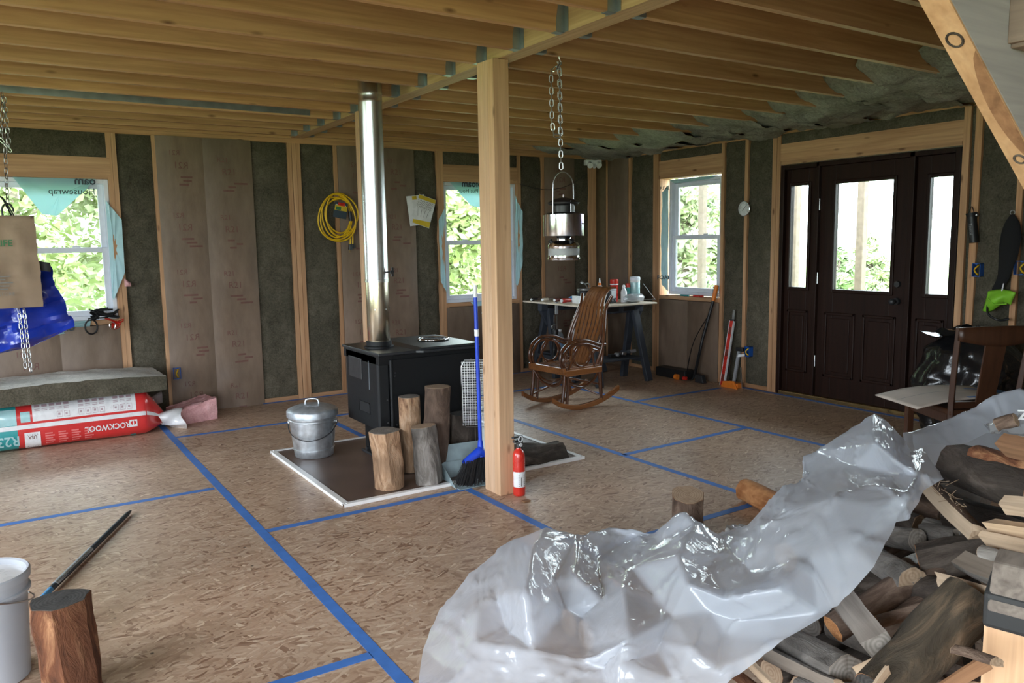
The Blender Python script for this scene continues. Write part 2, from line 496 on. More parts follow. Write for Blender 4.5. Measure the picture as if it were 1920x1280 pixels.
def film(name, c, clear, rough, transl=0.5):
    """thin plastic film: part see-through, part milky, with a glossy surface"""
    m = bpy.data.materials.new(name); m.use_nodes = True
    nt = m.node_tree; nt.nodes.clear()
    N = nt.nodes.new; Lk = nt.links.new
    o = N('ShaderNodeOutputMaterial')
    d = N('ShaderNodeBsdfDiffuse'); d.inputs[0].default_value = (*c, 1)
    tl = N('ShaderNodeBsdfTranslucent'); tl.inputs[0].default_value = (*c, 1)
    m1 = N('ShaderNodeMixShader'); m1.inputs[0].default_value = transl; Lk(d.outputs[0], m1.inputs[1]); Lk(tl.outputs[0], m1.inputs[2])
    tr = N('ShaderNodeBsdfTransparent')
    m2 = N('ShaderNodeMixShader'); m2.inputs[0].default_value = clear; Lk(m1.outputs[0], m2.inputs[1]); Lk(tr.outputs[0], m2.inputs[2])
    g = N('ShaderNodeBsdfGlossy'); g.inputs['Roughness'].default_value = rough
    fr = N('ShaderNodeFresnel'); fr.inputs[0].default_value = 1.5
    mn = N('ShaderNodeMath'); mn.operation = 'MINIMUM'; mn.inputs[1].default_value = 0.19; Lk(fr.outputs[0], mn.inputs[0])
    m3_ = N('ShaderNodeMixShader'); Lk(mn.outputs[0], m3_.inputs[0]); Lk(m2.outputs[0], m3_.inputs[1]); Lk(g.outputs[0], m3_.inputs[2])
    n = tex(nt, 'Noise', coords(nt), 16.0, Detail=4.0, Distortion=1.2)
    bp = N('ShaderNodeBump'); bp.inputs['Strength'].default_value = 0.25; bp.inputs['Distance'].default_value = 0.012
    Lk(n.outputs['Fac'], bp.inputs['Height']); Lk(bp.outputs[0], g.inputs['Normal']); Lk(bp.outputs[0], fr.inputs['Normal'])
    Lk(m3_.outputs[0], o.inputs[0])
    return m
M['sheet'] = film('milky_polythene', (0.84,0.90,1.0), 0.33, 0.07, 0.55)
M['clearbag'] = film('clear_bag', (0.75,0.77,0.80), 0.65, 0.08)
M['clearbottle'] = film('clear_bottle', (0.65,0.75,0.80), 0.6, 0.06)
M['flap'] = film('housewrap_film', (0.60,0.86,0.90), 0.08, 0.45, 0.62)

def bark(name, c0, c1, c2, sc=7.0, strength=0.9):
    m, nt, b = nmat(name)
    co = coords(nt, (0.35, 1, 1))
    n = tex(nt, 'Noise', co, sc*2, Detail=7.0, Roughness=0.65, Distortion=0.9)
    v = tex(nt, 'Noise', coords(nt, (0.6,1,1)), sc*0.7, Detail=4.0)
    c = ramp(nt, n.outputs['Fac'], [(0.3, c0), (0.5, c1), (0.72, c2)])
    c = mixc(nt, ramp(nt, v.outputs['Fac'], [(0.45, (0,0,0)), (0.62, (0.8,0.8,0.8))]), c, [x*0.5 for x in c1])
    nt.links.new(c, b.inputs['Base Color']); b.inputs['Roughness'].default_value = 0.85
    b.inputs['Specular IOR Level'].default_value = 0.25
    bump(nt, b, n.outputs['Fac'], strength, 0.02)
    return m
M['bark_grey'] = bark('grey_weathered_bark', (0.05,0.042,0.036), (0.165,0.145,0.128), (0.36,0.33,0.30))
M['bark_dark'] = bark('dark_bark', (0.022,0.016,0.012), (0.075,0.058,0.047), (0.19,0.155,0.13))
M['bark_brown'] = bark('brown_bark', (0.035,0.022,0.016), (0.135,0.088,0.064), (0.31,0.22,0.165))
M['bark_moss'] = bark('mossy_bark', (0.022,0.017,0.012), (0.075,0.058,0.04), (0.24,0.16,0.10), 6.0)
M['bark_peel'] = bark('peeling_orange_bark', (0.13,0.06,0.035), (0.42,0.255,0.15), (0.64,0.46,0.32), 9.0)
M['bark_rust'] = bark('rusty_charred_bark', (0.025,0.011,0.008), (0.16,0.06,0.028), (0.46,0.24,0.12), 9.0)
M['split_pale'] = wood('pale_split_wood', 'x', (0.36,0.25,0.165), (0.60,0.46,0.33), knots=False, rough=0.8, ring=14, tint=0.2)
M['split_grey'] = wood('weathered_split_wood', 'x', (0.13,0.105,0.09), (0.27,0.235,0.205), knots=False, rough=0.85, ring=14, tint=0.2)
M['split_brown'] = wood('brown_split_wood', 'x', (0.16,0.075,0.035), (0.34,0.18,0.095), knots=False, rough=0.8, ring=14, tint=0.2)

def endgrain(name, c0, c1):
    m, nt, b = nmat(name)
    n = tex(nt, 'Noise', coords(nt), 22.0, Detail=5.0)
    wv = nt.nodes.new('ShaderNodeTexWave'); wv.wave_type = 'RINGS'; wv.rings_direction = 'X'
    wv.inputs['Scale'].default_value = 28; wv.inputs['Distortion'].default_value = 3.0
    nt.links.new(coords(nt, rnd=False), wv.inputs['Vector'])
    c = mixc(nt, 0.45, ramp(nt, n.outputs['Fac'], [(0.3, c0), (0.7, c1)]), ramp(nt, wv.outputs['Fac'], [(0, c0), (1, c1)]))
    nt.links.new(c, b.inputs['Base Color']); b.inputs['Roughness'].default_value = 0.85
    bump(nt, b, n.outputs['Fac'], 0.4, 0.01)
    return m
M['end_grey'] = endgrain('grey_cut_end', (0.11,0.095,0.08), (0.27,0.235,0.205))
M['end_tan'] = endgrain('tan_cut_end', (0.24,0.155,0.095), (0.43,0.31,0.21))
M['end_orange'] = endgrain('orange_cut_end', (0.30,0.11,0.035), (0.58,0.28,0.11))
M['end_dark'] = endgrain('charred_cut_end', (0.015,0.014,0.013), (0.07,0.065,0.06))

def leaf(name, c):
    m, nt, b = nmat(name)
    oi = nt.nodes.new('ShaderNodeTexCoord')
    n = tex(nt, 'Noise', oi.outputs['Object'], 2.5, Detail=3.0)
    nt.links.new(ramp(nt, n.outputs['Fac'], [(0.3, [x*0.55 for x in c]), (0.7, c)]), b.inputs['Base Color'])
    b.inputs['Roughness'].default_value = 0.6
    b.inputs['Transmission Weight'].default_value = 0.0
    return m
M['leaf_a'] = leaf('leaf_yellow_green', (0.46,0.54,0.24))
M['leaf_b'] = leaf('leaf_green', (0.34,0.45,0.22))
M['leaf_c'] = leaf('leaf_pale', (0.52,0.58,0.34))
# ================================================================== outdoors
g = MB().box((-60, -60, -0.65), (70, 70, -0.6)).build('ground', M['grass']); tag(g, kind='structure')

def tree(x, y, h, r, mat, label, seed, n=2600, base=-0.6, ls=0.115):
    rnd = random.Random(seed)
    root = thing('tree', (x, y, base), label, 'tree', 'trees outside the windows')
    tr = MB(); top = Vector((rnd.uniform(-.2,.2), rnd.uniform(-.2,.2), h*0.8))
    tr.tube(smooth_path([(0,0,0), (0.05,0.02,h*0.3), top*0.7, top], 8), [0.16,0.14,0.12,0.10,0.08,0.06,0.04,0.02], 8)
    blobs = []
    for k in range(26):
        zz = rnd.uniform(0.12, 0.98)*h
        rr = r*(1.0-0.55*abs(zz/h-0.35)/0.65)
        a = rnd.uniform(0, 2*PI); q = rr*math.sqrt(rnd.uniform(0.15, 1.0))
        c = Vector((q*math.cos(a), q*math.sin(a), zz)); blobs.append((c, rnd.uniform(0.35, 0.62)*r*0.72))
        tr.tube([(0,0,zz*0.75), tuple(c*0.6+Vector((0,0,zz*0.35))), tuple(c)], [0.05,0.03,0.012], 5)
    tr.build('trunk', M['trunk'], root, smooth=50)
    lv = MB()
    for k in range(int(n*2.2)):
        c, br = blobs[rnd.randrange(len(blobs))]
        d = Vector((rnd.gauss(0,1), rnd.gauss(0,1), rnd.gauss(0,0.8))).normalized()
        p = c + d*br*rnd.uniform(0.6, 1.05)
        a = Vector((rnd.gauss(0,1), rnd.gauss(0,1), rnd.gauss(0,.6))).normalized()
        b_ = a.cross(d); b_ = b_.normalized() if b_.length > 1e-3 else Vector((0,0,1))
        s = ls*rnd.uniform(0.6, 1.3); i = len(lv.v)
        lv.v += [tuple(p-a*s), tuple(p+b_*s*0.5+d*s*0.12), tuple(p+a*s), tuple(p-b_*s*0.5+d*s*0.12)]
        lv.face((i, i+1, i+2)); lv.face((i, i+2, i+3))
    f = lv.build('foliage', mat, root); f['kind'] = 'stuff'
    return root
for args in [
    (-1.3, 13.4, 5.2, 1.9, M['leaf_a'], 'yellow-green bushy tree seen through the left-hand window behind the hanging bags', 1, 5200),
    (2.2, 15.4, 5.6, 2.1, M['leaf_c'], 'pale leafy tree filling the right half of the left-hand window', 2, 5200),
    (0.4, 21.5, 9.5, 3.4, M['leaf_b'], 'taller dark green tree behind the bushy ones in the left-hand window', 3, 5200),
    (8.2, 16.0, 3.2, 1.9, M['leaf_a'], 'low sunny shrub seen through the window beside the timber post', 4, 2800),
    (13.2, 22.0, 5.0, 2.4, M['leaf_c'], 'pale tree at the right of the window beside the timber post', 5, 2800),
    (14.5, 14.4, 3.4, 1.5, M['leaf_c'], 'green tree seen through the right-wall window', 6, 3200),
    (19.5, 22.8, 5.2, 2.2, M['leaf_c'], 'pale tree at the left of the right-wall window', 7, 2800),
    (22.0, 15.2, 1.6, 0.8, M['leaf_b'], 'small conifer-like tree low in the door glass left of the porch post', 8, 2000),
    (24.5, 15.8, 2.0, 0.7, M['leaf_c'], 'small pale tree in the door glass right of the porch post', 9, 2000)]:
    tree(*args)
for y, lab in ((5.46, 'weathered square porch post seen through the door glass'), (6.36, 'porch post seen through the left door sidelight'), (7.9, 'pale porch post seen through the right-wall window')):
    p = thing('porch_post', (8.3, y, -0.6), lab, 'post', 'porch posts outside the door')
    MB().box((-.045,-.045,0), (.045,.045,3.4)).build('shaft', M['porch'], p, bevel=0.01)
    MB().box((-.07,-.07,0), (.07,.07,.12)).build('base', M['porch'], p, bevel=0.008)

# ================================================================== floor: OSB panels, tape over the joints
floor = MB().box((XL, YF, -0.20), (XR+0.14, YB+0.14, -0.019)).build('floor', M['ply']); tag(floor, kind='structure')
XJ = [-2.6, -1.42, -0.20, 1.03, 2.255, 3.50, 4.775, 6.02, 6.14]
YJ = {0: [-2.2, -0.5, 1.9, 4.3, 6.7, 7.39], 1: [-2.2, -0.1, 2.5, 4.91, 7.34, 7.39]}
YJ_COL = [YJ[0], YJ[1], [-2.2, .1, 2.52, 4.91, 7.34, 7.39], [-2.2, -.8, 1.6, 4.0, 6.45, 7.39], [-2.2, .4, 2.82, 5.25, 7.39],
          [-2.2, -.8, 1.62, 4.04, 6.45, 7.39], [-2.2, .5, 2.92, 5.35, 7.39], [-2.2, 2.0, 4.4, 7.39]]
for i in range(len(XJ)-1):
    yj = YJ_COL[i]
    for j in range(len(yj)-1):
        g_ = 0.002
        box_obj('panel', (XJ[i]+g_, yj[j]+g_, -0.019), (XJ[i+1]-g_, yj[j+1]-g_, 0.0), M['osb'], floor)
TW = 0.048
def strip(x0, y0, x1, y1, w=TW):
    d = Vector((x1-x0, y1-y0, 0)); n = Vector((-d.y, d.x, 0)).normalized()*w/2
    mb = MB(); k = max(2, int(d.length/0.25)); 
    pts = []
    for i in range(k+1):
        t = i/k; p = Vector((x0, y0, 0))+d*t; e = 0.0018*math.sin(i*2.3+x0*5)
        pts.append((p+n*(1+e*20), p-n*(1-e*20)))
    for z in (0.0006, 0.0014):
        for a, b_ in pts: mb.v += [(a.x, a.y, z), (b_.x, b_.y, z)]
    m_ = len(pts)*2
    for i in range(k):
        a = 2*i
        mb.face((a+m_, a+m_+1, a+m_+3, a+m_+2)); mb.face((a, a+2, a+3, a+1))
        mb.face((a, a+m_, a+m_+2, a+2)); mb.face((a+1, a+3, a+m_+3, a+m_+1))
    mb.build('tape_strip', M['tape'], floor)
for s in [(1.03, 0.6, 1.035, 7.0), (2.255, 0.8, 2.25, 4.02), (2.25, 5.6, 2.245, 6.5), (3.50, 2.6, 3.48, 7.2), (4.80, 3.0, 4.775, 6.6), (6.06, 3.3, 6.10, 5.45),
          (-0.20, 2.6, -0.20, 7.0), (-1.3, 4.91, 1.0, 4.91), (0.2, 2.53, 1.01, 2.52), (1.06, 3.99, 2.22, 4.0), (1.06, 6.45, 1.95, 6.44), (3.50, 4.03, 4.78, 4.07),
          (2.29, 2.82, 3.47, 2.83), (4.80, 5.36, 5.9, 5.35), (3.52, 6.45, 4.76, 6.46), (1.98, 7.37, 2.85, 7.37), (2.29, 6.45, 3.46, 6.45), (4.1, 7.365, 5.0, 7.365)]:
    strip(*s)

# ================================================================== walls
TH = 0.14
def wallmesh(name, boxes, mat='ply'):
    mb = MB()
    for a, b_ in boxes: mb.box(a, b_)
    return tag(mb.build(name, M[mat]), kind='structure')

# ---- back wall: sheathing with two openings, then studs and insulation in front of it
W1 = (-0.06, 0.83, 0.87, 2.03); W2 = (3.96, 4.88, 0.83, 2.10)
y0, y1 = YB+TH, YB+TH+0.02
def around(wins, lo, hi, zlo, zhi, put):
    xs = lo
    for a, b_, z0, z1 in sorted(wins):
        put(xs, a, zlo, zhi); put(a, b_, zlo, z0); put(a, b_, z1, zhi); xs = b_
    put(xs, hi, zlo, zhi)
bx = []
around([W1, W2], XL-TH, XR+TH, -0.2, 2.70, lambda a, b_, c, d: bx.append(((a, y0, c), (b_, y1, d))))
wall_back = wallmesh('wall_back', bx)

def stud_y(x0, x1, z0=0.0, z1=2.40):      # stud in the back wall
    box_obj('stud', (x0, YB+random.uniform(-.002,.002), z0), (x1, YB+TH, z1), M['pine_z'], wall_back)
def wool_y(x0, x1, z0, z1, d=0.012):      # mineral wool batt, lumpy front face
    seed = random.uniform(0, 99)
    nx, nz = max(4, int((x1-x0)/0.04)), max(4, int((z1-z0)/0.05))
    def fn(u, v):
        x = x0+u*(x1-x0); z = z0+v*(z1-z0)
        e = min(u, 1-u)*(x1-x0); e2 = min(v, 1-v)*(z1-z0)
        return (x, YB+d+0.012*fbm((x*6+seed, z*5, seed), 1)+0.012*math.exp(-e/0.012)+0.01*math.exp(-e2/0.015)+0.02*max(0, abs(fbm((x*3, z*2.2, seed), 1.3, 2))-0.28), z)
    mb = MB().grid(fn, nx, nz)
    mb.box((x0, YB+d+0.045, z0), (x1, YB+TH-0.002, z1))
    mb.build('insulation_batt', M['rockwool'], wall_back, smooth=180)
def kraft_y(x0, x1, z0, z1, prints=True, flip=False):
    """kraft-faced batt: paper swelling out between its stapled flanges, creased near the floor"""
    seed = random.uniform(0, 99)
    def fn(u, v):
        x = x0+u*(x1-x0); z = z0+v*(z1-z0)
        bul = 0.028*math.sin(PI*u)**0.7*(1 if z1-z0 < 1.4 else (0.75+0.5*math.exp(-z/0.5)))
        cr = 0.014*fbm((x*4+seed, z*1.6, seed), 1, 2)*math.sin(PI*u)
        low = 0.022*math.exp(-((z-0.18-0.1*math.sin(u*3+seed))/0.05)**2)*math.sin(PI*u)
        dg = 0.006*math.sin((x*14+z*9+seed))*math.exp(-z/0.5)*math.sin(PI*u)
        return (x, YB-0.006-bul-cr-low-dg, z)
    mb = MB().grid(fn, 12, 40)
    mb.box((x0+.01, YB+0.01, z0), (x1-.01, YB+TH-0.002, z1))
    o = mb.build('kraft_faced_batt', M['kraft'], wall_back, smooth=60)
    if prints:
        me_all = MB()
        z = z1-0.12-random.uniform(0, .1); xc = (x0+x1)/2; k = 0
        while z > z0+0.15:
            for (ox, sz, s) in ((-.05, .06, 'R21'), (-.0, .078, 'R21')):
                me = text_mesh(s, sz)
                b0 = len(me_all.v)
                for v in me.vertices:
                    px = xc+ox+(-v.co.x if not flip else v.co.x); pz = z+v.co.y
                    q = fn((px-x0)/(x1-x0), (pz-z0)/(z1-z0)); me_all.v.append((px, q[1]-0.0022, pz))
                for p in me.polygons: me_all.face([b0+i for i in p.vertices])
                z -= 0.105
            for r in range(3):
                wd = random.uniform(.05, .12)
                b0 = len(me_all.v); pxa = xc+random.uniform(-.06, .06)
                for i in range(5):
                    px = pxa+wd*(i/4)
                    for hh in (0, .016):
                        pz = z+hh; q = fn(max(0, min(1, (px-x0)/(x1-x0))), (pz-z0)/(z1-z0)); me_all.v.append((px, q[1]-0.0022, pz))
                for i in range(4): me_all.face((b0+2*i, b0+2*i+2, b0+2*i+3, b0+2*i+1))
                z -= 0.032
            z -= 0.16+random.uniform(0, .08)
        me_all.build('print', M['redprint'], o)

TP = 2.405
for z in (TP, TP+0.04):
    box_obj('top_plate', (XL, YB+random.uniform(-.003,.003), z), (XR, YB+TH, z+0.038), M['pine_x'], wall_back)
# bays from the far left to the corner
for a, b_ in ((-2.60,-2.56),(-2.16,-2.12),(-1.75,-1.71),(-1.34,-1.30),(-0.93,-0.89),(-0.52,-0.48),(-0.14,-0.10)): stud_y(a, b_, z1=TP)
for a, b_ in ((-2.56,-2.16),(-2.12,-1.75),(-1.71,-1.34),(-1.30,-0.93),(-0.89,-0.52),(-0.48,-0.14)): wool_y(a, b_, 0, TP)
for a, b_ in ((-0.10,-0.06),(0.83,0.868),(0.87,0.905),(1.178,1.212),(2.335,2.373),(2.378,2.418),(2.42,2.456),(2.78,2.816),(3.885,3.922),(3.924,3.96),(4.88,4.925),(5.21,5.243),(5.885,5.99)):
    stud_y(a, b_, z1=TP)
for a, b_ in ((0.905,1.178),(2.005,2.335),(2.456,2.78),(3.625,3.885),(4.925,5.21),(5.665,5.885)): wool_y(a, b_, 0, TP)
kraft_y(1.205, 1.59, 0.0, TP); kraft_y(1.585, 2.005, 0.0, TP, flip=True)
kraft_y(2.816, 3.20, 0.0, TP); kraft_y(3.195, 3.625, 0.0, TP, flip=True)
kraft_y(5.243, 5.665, 0.0, TP)
for (a, b_, z0, z1) in (W1, W2):
    box_obj('header', (a-.02, YB, z1+0.035), (b_+.02, YB+0.04, z1+0.175), M['pine_x'], wall_back)
    box_obj('header_plate', (a, YB, z1), (b_, YB+TH, z1+0.035), M['pine_x'], wall_back)
    wool_y(a, b_, z1+0.175, TP, -0.012)
    box_obj('rough_sill', (a, YB, z0-0.04), (b_, YB+TH, z0), M['pine_x'], wall_back)
    mid = (a+b_)/2
    kraft_y(a, mid, 0, z0-0.045, prints=(a < 1)); kraft_y(mid, b_, 0, z0-0.045, prints=False)
    for xx in (a, b_-0.035): stud_y(xx, xx+0.035, 0, z0-0.04)
box_obj('bottom_plate', (XL, YB+0.005, 0.0), (XR, YB+TH, 0.038), M['pine_x'], wall_back)

# ---- right wall
W3 = (5.60, 6.47, 0.86, 2.12); D1 = (3.24, 4.88, 0.0, 2.125)
x0, x1 = XR+TH, XR+TH+0.02
bx = []
around([W3, D1], YF-TH, YB+TH, -0.2, 2.70, lambda a, b_, c, d: bx.append(((x0, a, c), (x1, b_, d))) if d > c else None)
wall_right = wallmesh('wall_right', bx)
def stud_x(a, b_, z0=0.0, z1=2.40, dx=0.0):
    box_obj('stud', (XR+dx+random.uniform(-.002,.002), a, z0), (XR+TH, b_, z1), M['pine_z'], wall_right)
def wool_x(a, b_, z0, z1, d=0.012):
    seed = random.uniform(0, 99)
    nx, nz = max(4, int((b_-a)/0.04)), max(4, int((z1-z0)/0.05))
    def fn(u, v):
        y = a+u*(b_-a); z = z0+v*(z1-z0)
        e = min(u, 1-u)*(b_-a); e2 = min(v, 1-v)*(z1-z0)
        return (XR+d+0.012*fbm((y*6+seed, z*5, seed), 1)+0.012*math.exp(-e/0.012)+0.01*math.exp(-e2/0.015), y, z)
    mb = MB().grid(fn, nx, nz)
    mb.box((XR+d+0.045, a, z0), (XR+TH-0.002, b_, z1))
    mb.build('insulation_batt', M['rockwool'], wall_right, smooth=180)
def kraft_x(a, b_, z0, z1):
    seed = random.uniform(0, 99)
    def fn(u, v):
        y = a+u*(b_-a); z = z0+v*(z1-z0)
        bul = 0.026*math.sin(PI*u)**0.7; cr = 0.016*fbm((y*4+seed, z*2.4, seed), 1, 3)*math.sin(PI*u)
        return (XR-0.006-bul-cr, y, z)
    mb = MB().grid(fn, 12, 34)
    mb.box((XR+0.01, a+.01, z0), (XR+TH-0.002, b_-.01, z1))
    mb.build('kraft_faced_batt', M['kraft'], wall_right, smooth=60)
for z in (TP, TP+0.04):
    box_obj('top_plate', (XR, YF, z), (XR+TH, YB, z+0.038), M['pine_y'], wall_right)
box_obj('bottom_plate', (XR+.006, YF, 0), (XR+TH, D1[0], 0.038), M['pine_y'], wall_right)
box_obj('bottom_plate', (XR+.006, D1[1], 0), (XR+TH, YB, 0.038), M['pine_y'], wall_right)
for a, b_ in ((7.35,7.389),(6.955,6.99),(6.54,6.58),(6.50,6.54),(5.56,5.60),(5.262,5.30),(4.93,4.975),(4.885,4.925),(3.185,3.235),(3.10,3.15),(2.80,2.84),(2.40,2.44),(2.0,2.04),(1.6,1.64),(1.2,1.24),(0.8,0.84),(0.4,0.44),(0.0,0.04),(-0.4,-0.36),(-0.8,-0.76),(-1.2,-1.16),(-1.6,-1.56),(-2.0,-1.96)):
    stud_x(a, b_, z1=TP)
kraft_x(6.99, 7.35, 0, TP)
for a, b_ in ((6.58,6.955),(5.30,5.56),(4.975,5.262),(3.15,3.185)): wool_x(a, b_, 0, TP)
ys = [3.10,2.84,2.80,2.44,2.40,2.04,2.0,1.64,1.6,1.24,1.2,.84,.8,.44,.4,.04,0,-.36,-.4,-.76,-.8,-1.16,-1.2,-1.56,-1.6,-1.96]
for i in range(0, len(ys)-1, 2): wool_x(ys[i+1], ys[i], 0, TP)
for (a, b_, z0, z1) in (W3, D1):
    box_obj('header', (XR, a-.02, z1+0.035), (XR+0.04, b_+.02, z1+0.19), M['pine_y'], wall_right)
    box_obj('header_plate', (XR, a, z1+0.003), (XR+TH, b_, z1+0.035), M['pine_y'], wall_right)
    wool_x(a, b_, z1+0.19, TP, -0.012)
a, b_, z0, z1 = W3
box_obj('rough_sill', (XR, a, z0-0.04), (XR+TH, b_, z0), M['pine_y'], wall_right)
kraft_x(a, (a+b_)/2, 0, z0-.045); kraft_x((a+b_)/2, b_, 0, z0-.045)
for zz, yy in ((.02, b_),): stud_x(b_, b_+.03, 0, z1)

# ---- left and front walls, outside the picture; their window openings let the daylight in from behind
WLs = [(-1.2, 2.0, 0.1, 2.3), (3.4, 5.6, 0.6, 2.2)]
bx = []
around(WLs, YF-TH, YB+TH, -0.2, 2.70, lambda a, b_, c, d: bx.append(((XL-TH, a, c), (XL, b_, d))))
wall_left = wallmesh('wall_left', bx, 'kraft')
WFs = [(-2.3, -0.1, 0.1, 2.3)]
bx = []
around(WFs, XL-TH, XR+TH, -0.2, 2.70, lambda a, b_, c, d: bx.append(((a, YF-TH, c), (b_, YF, d))))
wall_front = wallmesh('wall_front', bx, 'kraft')

# ================================================================== windows
def sash_window(name, axis, win, depth, label=None):
    """white double-hung vinyl window; axis 'y': in the back wall, axis 'x': in the right wall"""
    a, b_, z0, z1 = win
    def P(u, d, z): return (u, YB+d, z) if axis == 'y' else (XR+d, u, z)
    root = tag(bpy.data.objects.new(name, None), kind='structure'); COL.objects.link(root)
    root.location = P((a+b_)/2, depth, z0)
    L = root.location
    def bxp(nm, u0, u1, d0, d1, za, zb, mat=M['vinyl'], par=root, bev=0.004):
        A, B = Vector(P(u0, d0, za))-L, Vector(P(u1, d1, zb))-L
        return MB().box(A, B).build(nm, mat, par, bevel=bev)
    fw = 0.035
    bxp('frame', a, a+fw, depth, depth+.09, z0, z1); bxp('frame', b_-fw, b_, depth, depth+.09, z0, z1)
    bxp('frame', a+fw, b_-fw, depth, depth+.09, z1-fw, z1); bxp('frame', a+fw, b_-fw, depth, depth+.09, z0, z0+fw)
    zm = (z0+z1)/2+0.01
    for nm, za, zb, dd in (('upper_sash', zm-.03, z1-fw, depth+.055), ('lower_sash', z0+fw, zm+.012, depth+.02)):
        s = bxp(nm, a+fw, a+fw+.045, dd, dd+.03, za, zb)
        bxp('stile', b_-fw-.045, b_-fw, dd, dd+.03, za, zb, par=s)
        bxp('rail', a+fw+.045, b_-fw-.045, dd, dd+.03, zb-.042, zb, par=s)
        bxp('rail', a+fw+.045, b_-fw-.045, dd, dd+.03, za, za+.045, par=s)
        bxp('pane', a+fw+.045, b_-fw-.045, dd+.013, dd+.017, za+.045, zb-.042, M['glass'], s, 0)
    for t in (0.3, 0.7):
        u = a+(b_-a)*t
        bxp('sash_lock', u-.03, u+.03, depth+.005, depth+.02, zm+.012, zm+.026)
    return root, P, L
w1, P1, L1 = sash_window('window_1', 'y', W1, 0.045)
w2, P2, L2 = sash_window('window_2', 'y', W2, 0.045)
w3, P3, L3 = sash_window('window_3', 'x', (5.635, 6.39, 0.87, 2.10), 0.06)

def flap(parent, L, pts, mat, name='housewrap_flap', nrm=(0,1,0), wav=0.006):
    """thin housewrap flap through the outline pts, slightly wavy, with thickness"""
    mb = MB(); n = len(pts); N = Vector(nrm)
    c = sum((Vector(p) for p in pts), Vector())/n
    ring = []
    for i in range(n):
        for t in range(6):
            p = Vector(pts[i]).lerp(Vector(pts[(i+1) % n]), t/6); ring.append(p+N*wav*math.sin(len(ring)*1.9))
    k = len(ring)
    for off in (0, 0.0012):
        for s in (1.0, 0.6, 0.2):
            for p in ring: mb.v.append(tuple(c+(p-c)*s+N*(off+wav*(1-s)*0.8)-L))
        mb.v.append(tuple(c+N*(off+wav*0.9)-L))
    h = 3*k+1
    for o in (0, h):
        for r in range(2):
            for i in range(k):
                j = (i+1) % k; mb.face((o+r*k+i, o+r*k+j, o+(r+1)*k+j, o+(r+1)*k+i))
        for i in range(k): mb.face((o+2*k+i, o+2*k+(i+1) % k, o+3*k))
    for i in range(k):
        j = (i+1) % k; mb.face((i, j, h+j, h+i))
    return mb.build(name, mat, parent, smooth=40)
# window 1: the triangular flap hanging over the top of the glass, the flap folded onto the jamb, the strip at the sill
f1 = flap(w1, L1, [(.16,YB+.035,2.03),(.74,YB+.035,2.03),(.66,YB+.035,1.94),(.44,YB+.036,1.73),(.34,YB+.036,1.74)], M['flap'])
text('Housewrap', 0.072, M['ink'], f1, Vector((.56,YB+.028,1.925))-L1, (1,0,0), (0,0,1), mirror=True)
text('oam', 0.09, M['ink'], f1, Vector((.66,YB+.027,2.012))-L1, (1,0,0), (0,0,1), mirror=True, bold=True)
flap(w1, L1, [(.80,YB+.03,1.86),(.815,YB-.012,1.83),(.905,YB-.014,1.70),(.90,YB-.016,1.26),(.80,YB-.014,1.03),(.795,YB+.03,1.05)], M['wrap'])
f2 = flap(w1, L1, [(.02,YB-.008,.86),(.62,YB-.008,.875),(.60,YB-.02,.80),(.15,YB-.022,.745),(.02,YB-.02,.76)], M['flap'])
text('orofoam', 0.075, M['ink'], f2, Vector((.36,YB-.033,.812))-L1, (1,0,.08), (0,0,1), mirror=True, bold=True)
# window 2
f3 = flap(w2, L2, [(4.05,YB+.03,2.10),(4.80,YB+.03,2.10),(4.62,YB+.03,1.80),(4.3,YB+.03,1.86)], M['flap'])
text('orofoam', 0.10, M['ink'], f3, Vector((4.36,YB+.016,2.085))-L2, (1,0,0), (0,0,1), mirror=True, bold=True)
text('E™ Plus Hour', 0.06, M['ink'], f3, Vector((4.32,YB+.016,2.01))-L2, (1,0,0), (0,0,1), mirror=True)
flap(w2, L2, [(3.97,YB+.02,1.88),(3.965,YB-.008,1.83),(3.885,YB-.012,1.70),(3.895,YB-.014,1.06),(3.965,YB-.012,.94),(3.975,YB+.02,.96)], M['wrap'])
flap(w2, L2, [(4.865,YB+.02,1.98),(4.86,YB-.008,1.93),(4.935,YB-.012,1.80),(4.93,YB-.014,1.25),(4.86,YB-.012,.98),(4.855,YB+.02,1.0)], M['wrap'])
flap(w2, L2, [(4.25,YB-.008,.83),(4.56,YB-.008,.84),(4.5,YB-.02,.68),(4.42,YB-.02,.66)], M['wrap'])
# window 3: wrap folded round the far jamb
f4 = flap(w3, L3, [(XR+.06,6.40,2.06),(XR+.06,6.40,.90),(XR+.015,6.455,.98),(XR+.01,6.46,1.5),(XR+.02,6.455,1.98)], M['wrap'], nrm=(0,1,0))
flap(w3, L3, [(XR+.05,5.66,2.105),(XR+.05,6.38,2.105),(XR+.05,6.30,2.06),(XR+.05,5.8,2.075)], M['wrap'], nrm=(1,0,0), wav=.004)
text('REAL', 0.05, M['ink'], f4, Vector((XR+.03,6.425,2.02))-L3, (.6,-.8,0), (0,0,1))
text('FOAM', 0.06, M['ink'], f4, Vector((XR+.03,6.425,1.05))-L3, (.6,-.8,0), (0,0,1), bold=True)

